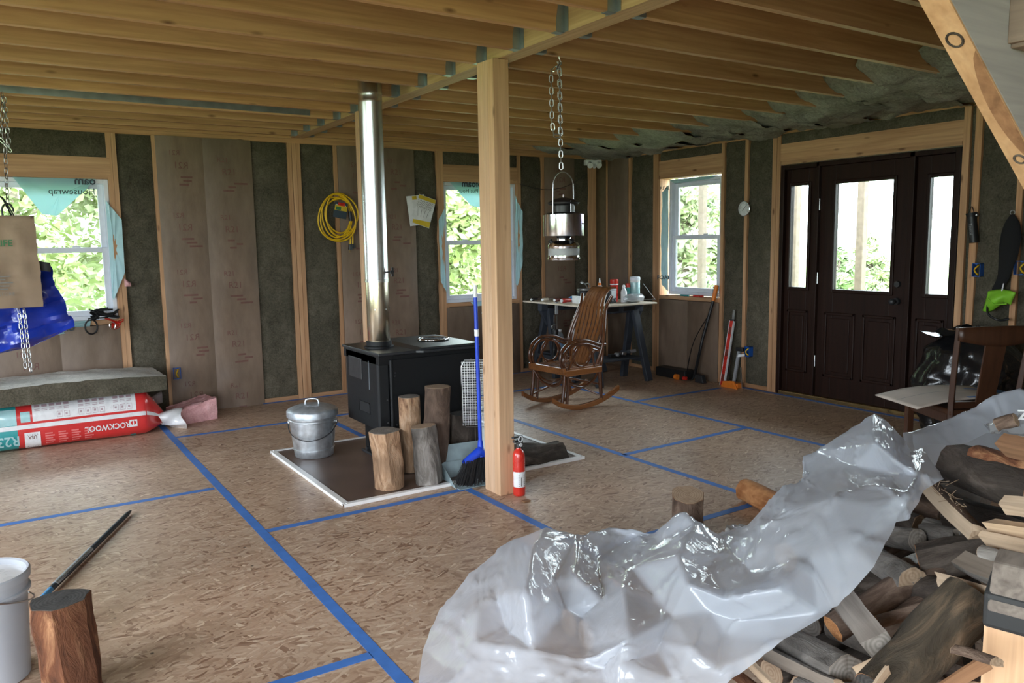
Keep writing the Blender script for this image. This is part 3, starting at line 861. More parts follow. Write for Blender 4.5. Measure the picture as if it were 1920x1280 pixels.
# ================================================================== front door with two sidelights
door = tag(bpy.data.objects.new('door_1', None), kind='structure'); COL.objects.link(door)
door.location = (XR, 4.06, 0)
def dbox(nm, xa, xb, ya, yb, za, zb, mat=M['doorwood'], par=door, bev=0.004):
    return MB().box((xa, ya-4.06, za), (xb, yb-4.06, zb)).build(nm, mat, par, bevel=bev)
for ya, yb in ((3.245,3.285),(4.84,4.88),(3.60,3.645),(4.47,4.505)): dbox('jamb', 0.0, .12, ya, yb, 0, 2.12)
dbox('head_jamb', 0.0, .12, 3.285, 4.84, 2.08, 2.12); dbox('threshold', -.01, .13, 3.285, 4.84, 0, .03, M['brass'])
def leaf_door(nm, ya, yb, gy0, gy1, gz0, gz1, panels, xo):
    o = dbox(nm, xo, xo+.045, ya, gy0, .03, 2.08)
    dbox('stile', xo, xo+.045, gy1, yb, .03, 2.08, par=o)
    dbox('rail', xo, xo+.045, gy0, gy1, gz1, 2.08, par=o); dbox('rail', xo, xo+.045, gy0, gy1, .03, gz0, par=o)
    for a in ((gy0-.03,gy0,gz0-.03,gz1+.03),(gy1,gy1+.03,gz0-.03,gz1+.03),(gy0,gy1,gz0-.03,gz0),(gy0,gy1,gz1,gz1+.03)):
        dbox('glazing_bead', xo-.014, xo+.01, *a, par=o, bev=.006)
    dbox('pane', xo+.02, xo+.026, gy0, gy1, gz0, gz1, M['glass'], o, 0)
    for (py0, py1, pz0, pz1) in panels:
        mb = MB()
        for q in ((py0,py1,pz0,pz0+.025),(py0,py1,pz1-.025,pz1),(py0,py0+.025,pz0,pz1),(py1-.025,py1,pz0,pz1)):
            mb.box((xo-.012, q[0]-4.06, q[2]), (xo+.002, q[1]-4.06, q[3]))
        mb.build('panel_moulding', M['doorwood'], o, bevel=.006)
        dbox('panel', xo-.008, xo+.002, py0+.05, py1-.05, pz0+.05, pz1-.05, par=o, bev=.007)
    return o
leaf_door('sidelight', 4.505, 4.84, 4.60, 4.785, 1.01, 1.93, [(4.57,4.80,.22,.80)], .04)
leaf_door('sidelight', 3.285, 3.60, 3.31, 3.485, 1.0, 1.91, [(3.33,3.56,.22,.80)], .04)
dl = leaf_door('door_leaf', 3.648, 4.468, 3.785, 4.315, 1.005, 1.92, [(3.72,4.02,.22,.80),(4.09,4.39,.22,.80)], .03)
kn = MB().cyl((.03,-.345,.93),(.0,-.345,.93),.03,.028,18).cyl((.0,-.345,.93),(-.035,-.345,.93),.012,.012,12).lathe([(.0,0)],3).build('knob_stem', M['iron'], dl, smooth=40)
kb = MB(); kb.grid(lambda u,v: (-.05-.022*math.cos(v*PI), -.345+.027*math.sin(v*PI)*math.cos(u*2*PI), .93+.027*math.sin(v*PI)*math.sin(u*2*PI)), 18, 10, closed_u=True); kb.build('door_knob', M['iron'], dl, smooth=180)
MB().cyl((.03,-.345,1.07),(.008,-.345,1.07),.028,.024,18).build('deadbolt', M['iron'], dl, smooth=40)
for z in (.35, 1.1, 1.75): MB().cyl((.022,.412,z-.05),(.022,.412,z+.05),.008,.008,10).build('hinge', M['steel'], dl, smooth=40)

# ================================================================== ceiling: deck, joists, beam, hangers, insulation
JT = CZ+0.235
bx = [((XL, 1.0, JT), (XR+TH, YB+TH, JT+.02)), ((1.3, YF, JT), (XR+TH, 1.0, JT+.02)), ((XL, YF, JT), (1.3, -.35, JT+.02)), ((XL, -.35, JT), (-1.4, 1.0, JT+.02)),
      # stairwell above the stairs
      ((-1.42, -.37, JT), (-1.4, 1.02, 4.9)), ((1.3, -.37, JT), (1.32, 1.02, 4.9)), ((-1.42, -.37, JT), (1.32, -.35, 4.9)), ((-1.42, 1.0, JT), (1.32, 1.02, 4.9)), ((-1.42, -.37, 4.9), (1.32, 1.02, 4.92))]
ceiling = wallmesh('ceiling', bx)
BX0, BX1 = 2.375, 2.49
for k in range(3):
    xa = BX0+k*(BX1-BX0)/3
    box_obj('beam', (xa+.0005, 1.03, CZ-0.0), (xa+(BX1-BX0)/3-.0005, YB+.02, JT), M['beam'], ceiling)
JY = [1.66, 2.04, 2.42, 2.80, 3.18, 3.57, 3.94, 4.29, 4.66, 5.06, 5.43, 5.80, 6.17, 6.54, 6.90, 7.24]
jl = MB().box((-(BX0-XL)/2, -.019, 0), ((BX0-XL)/2, .019, .235)).mesh('joist'); jl.materials.append(M['pine_x'])
jr = MB().box((-(XR+TH-BX1)/2, -.019, 0), ((XR+TH-BX1)/2, .019, .235)).mesh('joist'); jr.materials.append(M['pine_x'])
hb = MB()
hb.box((-.05,-.0215,-.003),(0,.0215,0)); hb.prism([(-.05,0),(0,0),(0,.16),(-.03,.16),(-.042,.10),(-.05,.05)],'y',-.0225,-.0205)
hb.prism([(-.05,0),(0,0),(0,.16),(-.03,.16),(-.042,.10),(-.05,.05)],'y',.0205,.0225)
hb.box((-.0025,-.052,0),(0,-.0205,.15)); hb.box((-.0025,.0205,0),(0,.052,.15))
hm = hb.mesh('joist_hanger'); hm.materials.append(M['hanger'])
for i, y in enumerate(JY):
    dz = random.uniform(-.003, .003)
    j1 = link('joist', jl, ceiling, loc=((BX0+XL)/2, y+random.uniform(-.006,.006), CZ+.001+dz))
    h1 = link('joist_hanger', hm, j1, loc=((BX0-XL)/2-.001, 0, -dz))
    j2 = link('joist', jr, ceiling, loc=((BX1+XR+TH)/2, y+random.uniform(-.006,.006), CZ+.001+dz))
    h2 = link('joist_hanger', hm, j2, loc=(-(XR+TH-BX1)/2+.001, 0, -dz)); h2.rotation_euler.z = PI
    if abs(y-6.17) < .05:
        MB().grid(lambda u, v: (-2.35+u*4.6, -.0225-.003*abs(fbm((u*30, v*3, 1))), .012+v*.11), 60, 5).build('foil_strip', M['hanger'], j1, smooth=180)
# fill the stove-pipe box-out
for ya in (4.70, 5.035): box_obj('trimmer', (1.92, ya-.0, CZ+.02), (2.30, ya+.005, JT), M['pine_x'], ceiling)
# mineral wool hanging below the joists towards the right wall
edge = {1.66:4.3, 2.04:4.35, 2.42:4.4, 2.80:4.55, 3.18:4.72, 3.57:4.80, 3.94:4.88, 4.29:4.90, 4.66:4.92, 5.06:4.92, 5.43:4.90, 5.80:4.86, 6.17:4.82, 6.54:4.78, 6.90:4.75, 7.24:4.7}
for i in range(len(JY)-1):
    ya, yb = JY[i]+.02, JY[i+1]-.02
    xs = edge[JY[i]]+random.uniform(-.12, .12)+.25; seed = random.uniform(0, 50)
    def fn(u, v):
        x = xs+u*(XR+.02-xs); y = ya+v*(yb-ya)
        z = CZ+.02-.065*min(1, u*2.0)+.045*fbm((x*3.0, y*4+seed, seed), 1, 4)+.02*abs(fbm((x*9, y*9, seed), 1, 3))
        e = math.exp(-u*14)*(.10+.06*fbm((y*9, seed, 3)))
        return (x-.08*fbm((y*7, seed, 0))*math.exp(-u*8), y+(v-.5)*.10*min(1, u*2.2), z+e)
    mb = MB().grid(fn, 34, 12)
    mb.box((xs+.05, ya, CZ+.13), (XR+TH, yb, JT-.005))
    mb.build('insulation_batt', M['ceilwool'], ceiling, smooth=180)

# ================================================================== timber posts
def post(x0, x1, y0, y1, label):
    r = thing('support_post', ((x0+x1)/2, (y0+y1)/2, 0), label, 'post')
    n = 3
    for k in range(n):
        ya = -(y1-y0)/2+k*(y1-y0)/n
        o = MB().box((-(x1-x0)/2+random.uniform(0,.004), ya+.0006, 0), ((x1-x0)/2-random.uniform(0,.004), ya+(y1-y0)/n-.0006, CZ-.001)).build('board', M['post'], r, bevel=.004)
    return r
post(2.335, 2.442, 3.762, 3.935, 'thick pale timber post beside the fire extinguisher, in front of the stove')
post(2.345, 2.445, 5.60, 5.76, 'timber post mostly hidden behind the shiny stove pipe')
# ================================================================== hearth pad
h = thing('hearth_pad', (2.37, 4.815, 0), 'brown hearth board edged with bright metal strips under the black stove', 'hearth')
HX, HY = 0.85, 0.715
MB().box((-HX+.02,-HY+.02,0.0015),(HX-.02,HY-.02,.016)).build('board', M['hearth'], h)
def edging(a, b_):
    mb = MB(); a = Vector(a); b_ = Vector(b_); d = (b_-a).normalized(); n = Vector((-d.y, d.x, 0))
    mb.bar(a+Vector((0,0,.0185)), b_+Vector((0,0,.0185)), .034, .003)
    mb.bar(a-n*.016+Vector((0,0,.010)), b_-n*.016+Vector((0,0,.010)), .003, .018)
    mb.build('edging_strip', M['alu'], h)
edging((-HX,-HY+.017,0),(HX,-HY+.017,0)); edging((HX,HY-.017,0),(-HX,HY-.017,0)); edging((-HX+.017,HY-.034,0),(-HX+.017,-HY+.034,0)); edging((HX-.017,-HY+.034,0),(HX-.017,HY-.034,0))
for sx in (-1, 1):
    for sy in (-1, 1):
        MB().cyl((sx*(HX-.017), sy*(HY-.017), .02),(sx*(HX-.017), sy*(HY-.017), .0235),.005,.004,8).build('screw', M['steel'], h)

# ================================================================== wood stove (back to the left, loading door to the right)
st = thing('wood_stove', (2.34, 4.925, 0.018), 'black steel wood stove on a pedestal standing on the metal-edged hearth', 'stove')
SX, SY = 0.36, 0.295          # half sizes
ZB, ZT = 0.235, 0.735         # underside and top of the body
MB().prism([(-SX+.08,-SY),(SX,-SY),(SX,SY),(-SX+.08,SY)], 'z', ZB, ZT).build('body', M['stove'], st, bevel=.006)
# bevelled rear heat shield (faces left)
bs = MB().prism([(-SX,-SY+.035),(-SX+.01,-SY+.02),(-SX+.075,-SY+.012),(-SX+.075,SY-.012),(-SX+.01,SY-.02),(-SX,SY-.035)], 'z', ZB+.01, ZT-.005).build('rear_shield', M['stove'], st, bevel=.005)
MB().box((-SX-.006,-.02,.55),(-SX+.002,.20,.69)).build('rating_plate', M['iron'], bs, bevel=.003)
mb = MB()
mb.box((-SX-.004,-.135,.33),(-SX+.002,.045,.335)); mb.box((-SX-.004,-.135,.40),(-SX+.002,.045,.405)); mb.box((-SX-.004,.04,.33),(-SX+.002,.045,.405)); mb.box((-SX-.004,-.135,.33),(-SX+.002,-.13,.405))
mb.build('fan_opening_rim', M['stove'], bs)
MB().box((-SX-.001,-.13,.335),(-SX+.004,.04,.40)).build('fan_opening_shade', M['cloth'], bs)  # black panel painted in for the shade inside the opening
MB().box((-SX-.004,-.142,.50),(-SX+.001,-.138,.69)).build('shield_slot', M['hanger'], bs)
# side shield with rolled rear edge and bolts
sd = MB().box((-SX+.09,-SY-.012,ZB+.005),(SX-.004,-SY-.002,ZT-.03)).build('side_shield', M['stove'], st, bevel=.003)
MB().cyl((-SX+.082,-SY-.010,ZB+.0),(-SX+.082,-SY-.010,ZT-.03),.012,.012,12).build('rolled_edge', M['stove'], sd, smooth=50)
MB().box((-SX+.09,SY+.002,ZB+.005),(SX-.004,SY+.012,ZT-.03)).build('side_shield', M['stove'], st, bevel=.003)
for x, z in ((-.25,.62),(-.25,.28),(.31,.66),(.31,.29),(-.255,.60),(-.31,.30),(-.31,.45)):
    MB().cyl((x,-SY-.012,z),(x,-SY-.018,z),.007,.005,8).build('bolt', M['iron'], sd)
# top: rear convection top and raised cooking plate with a sloping step
tp = MB().prism([(-SX-.002,-SY-.015),(-.10,-SY-.015),(-.06,-SY-.045),(SX+.008,-SY-.045),(SX+.008,SY+.03),(-SX-.002,SY+.03)], 'z', ZT, ZT+.018).build('top_plate', M['stovetop'], st, bevel=.004)
MB().prism([(-.10,ZT+.018),(-.06,ZT+.034),(SX+.004,ZT+.034),(SX+.004,ZT+.018)], 'y', -SY-.03, SY+.02).build('cooking_plate', M['stovetop'], st, bevel=.003)
MB().prism([(-SX,ZT-.06),(-SX+.10,ZT-.06),(-SX+.10,ZT),(-SX,ZT)], 'y', -SY-.004, SY+.004).build('convection_hood', M['stove'], st, bevel=.003)
# loading door on the far (right) end
dd = MB().box((SX,-.21,.33),(SX+.03,.21,.70)).build('loading_door', M['iron'], st, bevel=.01)
MB().box((SX+.028,-.15,.42),(SX+.034,.15,.64)).build('door_glass', M['black'], dd, bevel=.004)
MB().tube(smooth_path([(SX+.03,-.19,.5),(SX+.07,-.2,.5),(SX+.09,-.2,.44),(SX+.10,-.2,.38)],10),.009,8).build('door_handle', M['steel'], dd, smooth=60)
MB().prism([(SX,ZB+.02),(SX+.11,ZB+.045),(SX+.11,ZB+.06),(SX,ZB+.06)], 'y', -.27, .27).build('ash_lip', M['stove'], st, bevel=.004)
# pedestal with air intake collar at the back
pd = MB().prism([(-.27,-.19),(.24,-.19),(.24,.19),(-.27,.19)], 'z', 0.02, ZB).build('pedestal', M['stove'], st, bevel=.006)
MB().box((-.29,-.22,.002),(.26,.22,.02)).build('base_flange', M['iron'], pd, bevel=.003)
c = MB(); c.lathe([(.058,0),(.058,.07),(.052,.07),(.052,0)], 24, cap0=False, cap1=False)
for i, v in enumerate(c.v): c.v[i] = (-.27-v[2], v[0]-.09, v[1]+.13)
c.build('air_intake_collar', M['stove'], pd, smooth=40)
MB().cyl((-.272,-.09,.13),(-.276,-.09,.13),.05,.05,24).build('intake_screen', M['blackrub'], pd)
MB().cyl((-.27,.08,.05),(-.31,.08,.05),.012,.016,10).build('ash_latch', M['iron'], pd, smooth=40)
# flue collar
MB().lathe([(.098,0),(.098,.012),(.084,.016),(.084,.045),(.079,.045)], 32, (-.225,-.005,ZT+.018)).build('flue_collar', M['stove'], st, smooth=40)

# ---- stove pipe: lower warm-tinted telescoping section, upper section, seams, damper key, screws
pp = thing('stove_pipe', (2.115, 4.92, 0.815), 'shiny stainless stove pipe rising from the stove to the ceiling', 'stove pipe')
MB().lathe([(.0735,0),(.0735,.01),(.0745,.012),(.0745,.44),(.0735,.445)], 40).build('lower_section', M['pipewarm'], pp, smooth=40)
MB().lathe([(.0765,.40),(.0775,.405),(.0765,.41),(.0765,1.55),(.0785,1.56),(.0765,1.57),(.0765,1.60),(.0785,1.61),(.0765,1.62),(.0765,1.88)], 40).build('upper_section', M['pipe'], pp, smooth=40)
MB().lathe([(.0795,.395),(.0795,.412),(.0775,.414)], 40, cap0=False, cap1=False).build('seam_band', M['pipe'], pp, smooth=40)
dm = MB().cyl((.03,-.06,.46),(.075,-.085,.46),.005,.005,8).cyl((.062,-.083,.46),(.085,-.083,.46),.012,.012,10).box((.072,-.09,.43),(.084,-.078,.49)).build('damper_key', M['iron'], pp, smooth=40)
for a in (-1.2, -2.2, -.4):
    MB().cyl((.076*math.cos(a),.076*math.sin(a),.215),(.081*math.cos(a),.081*math.sin(a),.215),.006,.004,8).build('screw', M['steel'], pp)

# ---- trivet on the stove top
tv = thing('trivet', (2.53, 4.93, .018+ZT+.034), 'round cast-iron trivet lying on the stove top', 'trivet')
mb = MB(); mb.tube([(.105*math.cos(a*PI/16), .105*math.sin(a*PI/16), .008) for a in range(32)], .007, 8, closed=True)
mb.build('rim', M['chrome'], tv, smooth=60)
for r_ in (.03, .055, .08):
    MB().tube([(r_*math.cos(a*PI/12), r_*math.sin(a*PI/12), .008) for a in range(24)], .005, 6, closed=True).build('ring', M['iron'], tv, smooth=60)
for k in range(4):
    a = k*PI/4; MB().bar((-.105*math.cos(a),-.105*math.sin(a),.008),(.105*math.cos(a),.105*math.sin(a),.008),.008,.006).build('spoke', M['iron'], tv)
for k in range(3):
    a = k*2*PI/3+.3; MB().cyl((.095*math.cos(a),.095*math.sin(a),0),(.095*math.cos(a),.095*math.sin(a),.008),.007,.007,8).build('foot', M['iron'], tv)

# ================================================================== galvanised ash bucket
bk = thing('ash_bucket', (1.745, 5.25, .018), 'galvanised steel ash bucket with lid on the corner of the hearth', 'bucket', rz=-.5)
MB().lathe([(.128,0),(.132,.006),(.136,.05),(.140,.052),(.140,.058),(.137,.06),(.158,.245),(.163,.25),(.163,.258),(.160,.262),(.163,.268),(.163,.276),(.160,.28),(.163,.30),(.157,.30),(.13,.02)], 40, cap1=False).build('body', M['galv'], bk, smooth=30)
ld = MB().lathe([(.171,.278),(.173,.28),(.174,.315),(.168,.325),(.15,.335),(.10,.352),(.05,.358),(.001,.36)], 40).build('lid', M['galvdull'], bk, smooth=35)
MB().tube(smooth_path([(-.045,0,.355),(-.045,0,.372),(-.03,0,.392),(.03,0,.392),(.045,0,.372),(.045,0,.355)],16),.006,8).build('lid_handle', M['galv'], ld, smooth=60)
bl = MB(); pts = []
for k in range(25):
    a = PI*k/24; pts.append((.165*math.cos(a+PI), .165*math.sin(a+PI)*1.0, .235-.10*math.sin(a)))
bl.tube(pts, .0035, 8).build('bail_handle', M['iron'], bk, smooth=60)
for s in (-1, 1):
    e = MB(); e.tube([(s*.162+ .0, .02*math.cos(a*PI/6), .235+.02*math.sin(a*PI/6)) for a in range(12)], .004, 6, closed=True); e.build('ear', M['galv'], bk, smooth=60)

# ================================================================== logs (shared builder)
def log_poly(kind, r, seed, n=16):
    rnd = random.Random(seed)
    if kind == 'round': return [(r*math.cos(2*PI*i/n)*rnd.uniform(.93,1.06), r*math.sin(2*PI*i/n)*rnd.uniform(.93,1.06), 0) for i in range(n)]
    if kind == 'half':
        p = [(r*math.cos(PI*i/10), r*math.sin(PI*i/10)*rnd.uniform(.9,1.08)-r*.35, 0) for i in range(11)]
        return p+[(-r*.5,-r*.36,1),(0,-r*.42,1),(r*.5,-r*.34,1)]
    if kind == 'wedge':
        p = [(r*1.15*math.cos(PI*.2+PI*.6*i/6), r*1.15*math.sin(PI*.2+PI*.6*i/6)-r*.35, 0) for i in range(7)]
        return p+[(-r*.45,-r*.2,1),(-r*.05,-r*.85,1),(r*.4,-r*.25,1)]
    if kind == 'square':
        p = []
        for a, b_ in (((-1,-.8),(1,-.85)),((1,-.85),(.95,.85)),((.95,.85),(-.95,.9)),((-.95,.9),(-1,-.8))):
            for t in (0, .33, .66): p.append(((a[0]+(b_[0]-a[0])*t)*r*.85, (a[1]+(b_[1]-a[1])*t)*r*.85, 1))
        return p
    if kind == 'flat':
        p = []
        for a, b_ in (((-1,-.3),(1,-.38)),((1,-.38),(.9,.34)),((.9,.34),(-.9,.4)),((-.9,.4),(-1,-.3))):
            for t in (0, .33, .66): p.append(((a[0]+(b_[0]-a[0])*t)*r, (a[1]+(b_[1]-a[1])*t)*r, 1))
        return p

def make_log(name, p0, p1, r, kind, bk_, sp, en, label, cat='log', group=None, twist=None, ragged=0.0, rnoise=.10, nseg=9, taper=0.0):
    """firewood: body lofted along local x between p0 and p1; the two cut ends are child meshes"""
    seed = (round(p0[0]*1000)*31+round(p0[1]*1000)*17+round(p1[0]*1000)*7) % 9973
    rnd = random.Random(seed)
    p0 = Vector(p0); p1 = Vector(p1); L = (p1-p0).length
    poly = log_poly(kind, r, seed); n = len(poly); mb = MB()
    tw = (rnd.uniform(0, 6.28) if kind != 'half' else rnd.uniform(-.6, .6)) if twist is None else twist
    ringpts = []
    for i in range(nseg+1):
        t = i/nseg; x = -L/2+L*t; ring = []
        for j, (a, b_, fl_) in enumerate(poly):
            q = 1+rnoise*fbm((x*7+seed, a*18, b_*18), 1, 3)+(rnoise*.5*math.sin(x*9+seed) if kind != 'round' else 0)
            q *= 1+taper*(t-.5)
            aa, bb = a*q, b_*q+.25*r*rnoise*4*math.sin(t*PI+seed)
            xx = x
            if i in (0, nseg) and ragged: xx += ragged*rnd.uniform(-1, 1)
            ring.append((xx, aa*math.cos(tw)-bb*math.sin(tw), aa*math.sin(tw)+bb*math.cos(tw)))
        ringpts.append(ring); mb.v += ring
    for i in range(nseg):
        for j in range(n):
            k = (j+1) % n
            mb.face((i*n+j, i*n+k, (i+1)*n+k, (i+1)*n+j), 1 if (poly[j][2] or (kind in ('half','wedge') and poly[k][2])) else 0)
    mb.face(range(n-1, -1, -1), 1); mb.face(range(nseg*n, (nseg+1)*n), 1)
    d = (p1-p0).normalized(); rot = d.to_track_quat('X', 'Z')
    o = mb.build(name, [bk_, sp], None, smooth=38)
    o.location = (p0+p1)/2; o.rotation_mode = 'QUATERNION'; o.rotation_quaternion = rot
    tag(o, label, cat, group)
    for sgn, ring in ((-1, ringpts[0]), (1, ringpts[-1])):
        e = MB(); c = [sum(q[k] for q in ring)/n for k in range(3)]
        e.v = [(q[0]+sgn*.0015, c[1]+(q[1]-c[1])*.97, c[2]+(q[2]-c[2])*.97) for q in ring]+[(c[0]+sgn*.002, c[1], c[2])]
        e.v += [(q[0]-sgn*.002, q[1], q[2]) for q in e.v[:n]]
        for j in range(n):
            k = (j+1) % n; e.face((j, k, n)); e.face((j, n+1+j, n+1+k, k))
        e.build('cut_end', en, o)
    return o

B = M
make_log('standing_log', (1.86,4.26,.02),(1.848,4.255,.365),.088,'round',B['bark_peel'],B['split_pale'],B['end_grey'],'short pale peeled log standing at the front left of the hearth','log','logs standing round the stove')
make_log('standing_log', (2.105,4.20,.02),(2.08,4.23,.365),.082,'round',B['bark_grey'],B['split_grey'],B['end_tan'],'grey-barked log standing tilted at the front edge of the hearth','log','logs standing round the stove', taper=-.1)
make_log('standing_log', (2.225,4.32,.02),(2.23,4.325,.575),.083,'round',B['bark_brown'],B['split_grey'],B['end_tan'],'tall brown-barked log, tallest of the logs standing by the stove','log','logs standing round the stove')
make_log('standing_log', (2.13,4.49,.02),(2.125,4.495,.50),.07,'round',B['bark_peel'],B['split_pale'],B['end_grey'],'slim smooth orange log standing behind the tilted grey one','log','logs standing round the stove', rnoise=.04)
make_log('standing_log', (2.50,4.44,.02),(2.50,4.45,.35),.10,'round',B['bark_dark'],B['split_grey'],B['end_dark'],'dark log standing behind the wire basket','log','logs standing round the stove')
make_log('standing_log', (1.98,4.50,.02),(1.985,4.50,.30),.07,'round',B['bark_brown'],B['split_grey'],B['end_grey'],'short log hidden behind the pale peeled log','log','logs standing round the stove')
make_log('lying_log', (2.66,4.22,.066),(3.12,4.245,.060),.105,'half',B['bark_dark'],B['end_dark'],B['end_dark'],'charred black log lying at the right end of the hearth','log', twist=0, rnoise=.16)

# ================================================================== dustpan and broom against the post
dp = thing('dustpan', (2.345, 4.075, 0.0), 'grey upright dustpan holding the broom head beside the timber post', 'dustpan', rz=-.10)
mb = MB()
mb.prism([(-.155,0),(.155,0),(.14,.21),(-.165,.21)], 'y', .135, .141)                       # tall back plate
for i in range(len(mb.v)):
    x, y, z = mb.v[i]; mb.v[i] = (x, y-.0+z*.25, z)
mb.build('back_plate', M['dustpan'], dp, bevel=.002, label='tall back plate with a moulded line')
mb = MB(); mb.prism([(-.15,0),(.15,0),(.15,.112),(-.15,.112)], 'y', .128, .134)
for i in range(len(mb.v)):
    x, y, z = mb.v[i]; mb.v[i] = (x, y+z*.25, z)
mb.build('lower_plate', M['dustpan'], dp, bevel=.002)
MB().prism([(-.14,-.10),(.15,-.075),(.15,.14),(-.155,.14)], 'z', .002, .008).build('tray', M['dustpan'], dp, bevel=.002)
for s in (-1, 1): MB().prism([(-.075,.006),(.16,.006),(.18,.10),(.13,.10)], 'x', s*.152-.003, s*.152+.003).build('side_wall', M['dustpan'], dp, bevel=.002)
br = thing('broom', (2.335, 4.02, .012), 'blue broom with black bristles leaning on the timber post', 'broom')
def tilt(z): return Vector((.022-.022*z, -.012-.012*z, z))
MB().tube([tuple(tilt(.20)), tuple(tilt(.6)), tuple(tilt(1.13))], .0115, 12).build('handle', M['blue'], br, smooth=60)
MB().tube([tuple(tilt(1.13)), tuple(tilt(1.20))], .0125, 12).build('handle_tip', M['whitepl'], br, smooth=60)
MB().tube([tuple(tilt(.90)), tuple(tilt(.94))], .0135, 12).build('handle_collar', M['whitepl'], br, smooth=60)
hd = MB()
hd.grid(lambda u, v: (.02+(-.10+.20*v)*1.0-.03+.012*u, -.025+.026*math.cos(u*2*PI)*(1-.45*abs(v*2-1)**2), .155+.03*math.sin(u*2*PI)*(1-.3*abs(v*2-1))+.05*(1-abs(v*2-1.1))), 16, 12, closed_u=True)
hd.cyl(tuple(tilt(.17)), tuple(tilt(.27)), .024, .014, 12)
hd.build('head', M['blue'], br, smooth=50)
bm_ = MB(); rnd = random.Random(3)
for k in range(420):
    u = rnd.uniform(-1, 1); v = rnd.uniform(-1, 1)
    t0 = Vector((-.01+.085*u, -.025+.02*v, .165)); t1 = Vector((-.035+.105*u+.01*rnd.gauss(0,1)-.02, -.03+.035*v, rnd.uniform(.004,.02)+.02*abs(u)))
    bm_.bar(t0, t1, .0022, .0022, up=(0,1,0))
bo = bm_.build('bristles', M['bristle'], br); bo['kind'] = 'stuff'

# ================================================================== long-handled wire basket leaning by the post
wb = thing('wire_basket', (2.50, 4.28, .02), 'flat wire grill basket leaning upright between the stove and the timber post', 'basket', rz=-.55)
mb = MB(); path = [(-.10,0,.30),(-.10,0,.66),(-.08,0,.70),(.08,0,.70),(.10,0,.66),(.10,0,.30),(.08,0,.27),(-.08,0,.27)]
mb.tube(path, .0035, 6, closed=True); mb.build('rim', M['steel'], wb)
for yy, nm in ((0, 'front_mesh'), (.03, 'back_mesh')):
    mb = MB()
    for k in range(13): mb.bar((-.096+.016*k, yy, .28), (-.096+.016*k, yy, .69), .0016, .0016, up=(0,1,0))
    for k in range(26): mb.bar((-.1, yy, .285+.016*k), (.1, yy, .285+.016*k), .0016, .0016)
    o = mb.build(nm, M['steel'], wb)
mb = MB(); mb.tube([(-.02,0,.27),(-.02,0,.005),(.02,0,.005),(.02,0,.27)], .003, 6); mb.build('handle', M['steel'], wb)
box_obj('x', (0,0,0),(.01,.01,.01), M['grey'], wb).name = 'latch'
wh = thing('white_box', (2.93, 4.70, .018), 'small white box standing on the hearth behind the wire basket', 'box', rz=.3)
MB().box((-.06,-.04,0),(.06,.04,.14)).build('carton', M['whitepl'], wh, bevel=.003); MB().box((-.061,-.041,.14),(.061,.041,.155)).build('lid', M['whitepl'], wh, bevel=.003)

# ================================================================== fire extinguisher
fx = thing('fire_extinguisher', (2.44, 3.722, 0), 'small red fire extinguisher standing at the foot of the timber post', 'fire extinguisher', rz=.35)
MB().lathe([(.030,0),(.034,.003),(.036,.01),(.036,.225),(.034,.245),(.028,.262),(.018,.272),(.014,.276),(.014,.285)], 32).build('cylinder', M['red'], fx, smooth=50)
lb = MB().grid(lambda u, v: (.0367*math.cos(-3.6+u*4.2), .0367*math.sin(-3.6+u*4.2), .055+.09*v), 26, 2).build('paper_label', M['whitefilm'], fx, smooth=180)
def onlab(a0):
    return lambda x, y: Vector((.0371*math.cos(a0+x/.0367), .0371*math.sin(a0+x/.0367), .1+y))
mb = MB()
for a in (-2.6, -2.2, -1.7, -1.1, -.8):
    for k in range(6 if a != -2.2 else 1):
        z = .062+.012*k
        if a == -2.2: mb.grid(lambda u, v: (.0371*math.cos(a+.16*u), .0371*math.sin(a+.16*u), .06+.055*v), 4, 2)
        else: mb.grid(lambda u, v: (.0371*math.cos(a+.3*u), .0371*math.sin(a+.3*u), z+.004*v), 4, 2)
mb.build('label_print', M['inkgrey'], lb)
vh = MB().lathe([(.016,.283),(.016,.305),(.012,.31),(.012,.33)], 20).box((-.045,-.009,.318),(.03,.009,.332)).build('valve_head', M['black'], fx, smooth=40, bevel=.002)
MB().prism([(-.055,.345),(.03,.34),(.03,.348),(-.055,.355)], 'y', -.009, .009).build('squeeze_lever', M['black'], vh, bevel=.002)
MB().prism([(.03,.335),(.036,.30),(.03,.255),(.024,.255),(.028,.30),(.024,.335)], 'y', -.007, .007).build('discharge_horn', M['black'], vh, bevel=.002)
mb = MB(); mb.tube([(-.005+.017*math.cos(a*PI/10), -.018, .335+.017*math.sin(a*PI/10)) for a in range(20)], .0028, 8, closed=True); mb.build('pull_ring', M['whitepl'], vh, smooth=60)
MB().cyl((.0,-.014,.30),(.0,-.02,.30),.011,.011,16).build('gauge', M['dialwhite'], vh)
# wood chip on the floor
cb = MB().box((-.022,-.016,.001),(.022,.016,.008)).build('wood_chip', M['split_brown'], None, bevel=.001, loc=(2.405,3.60,0.0)); tag(cb, 'small brown wood chip on the floor by the extinguisher', 'wood chip')
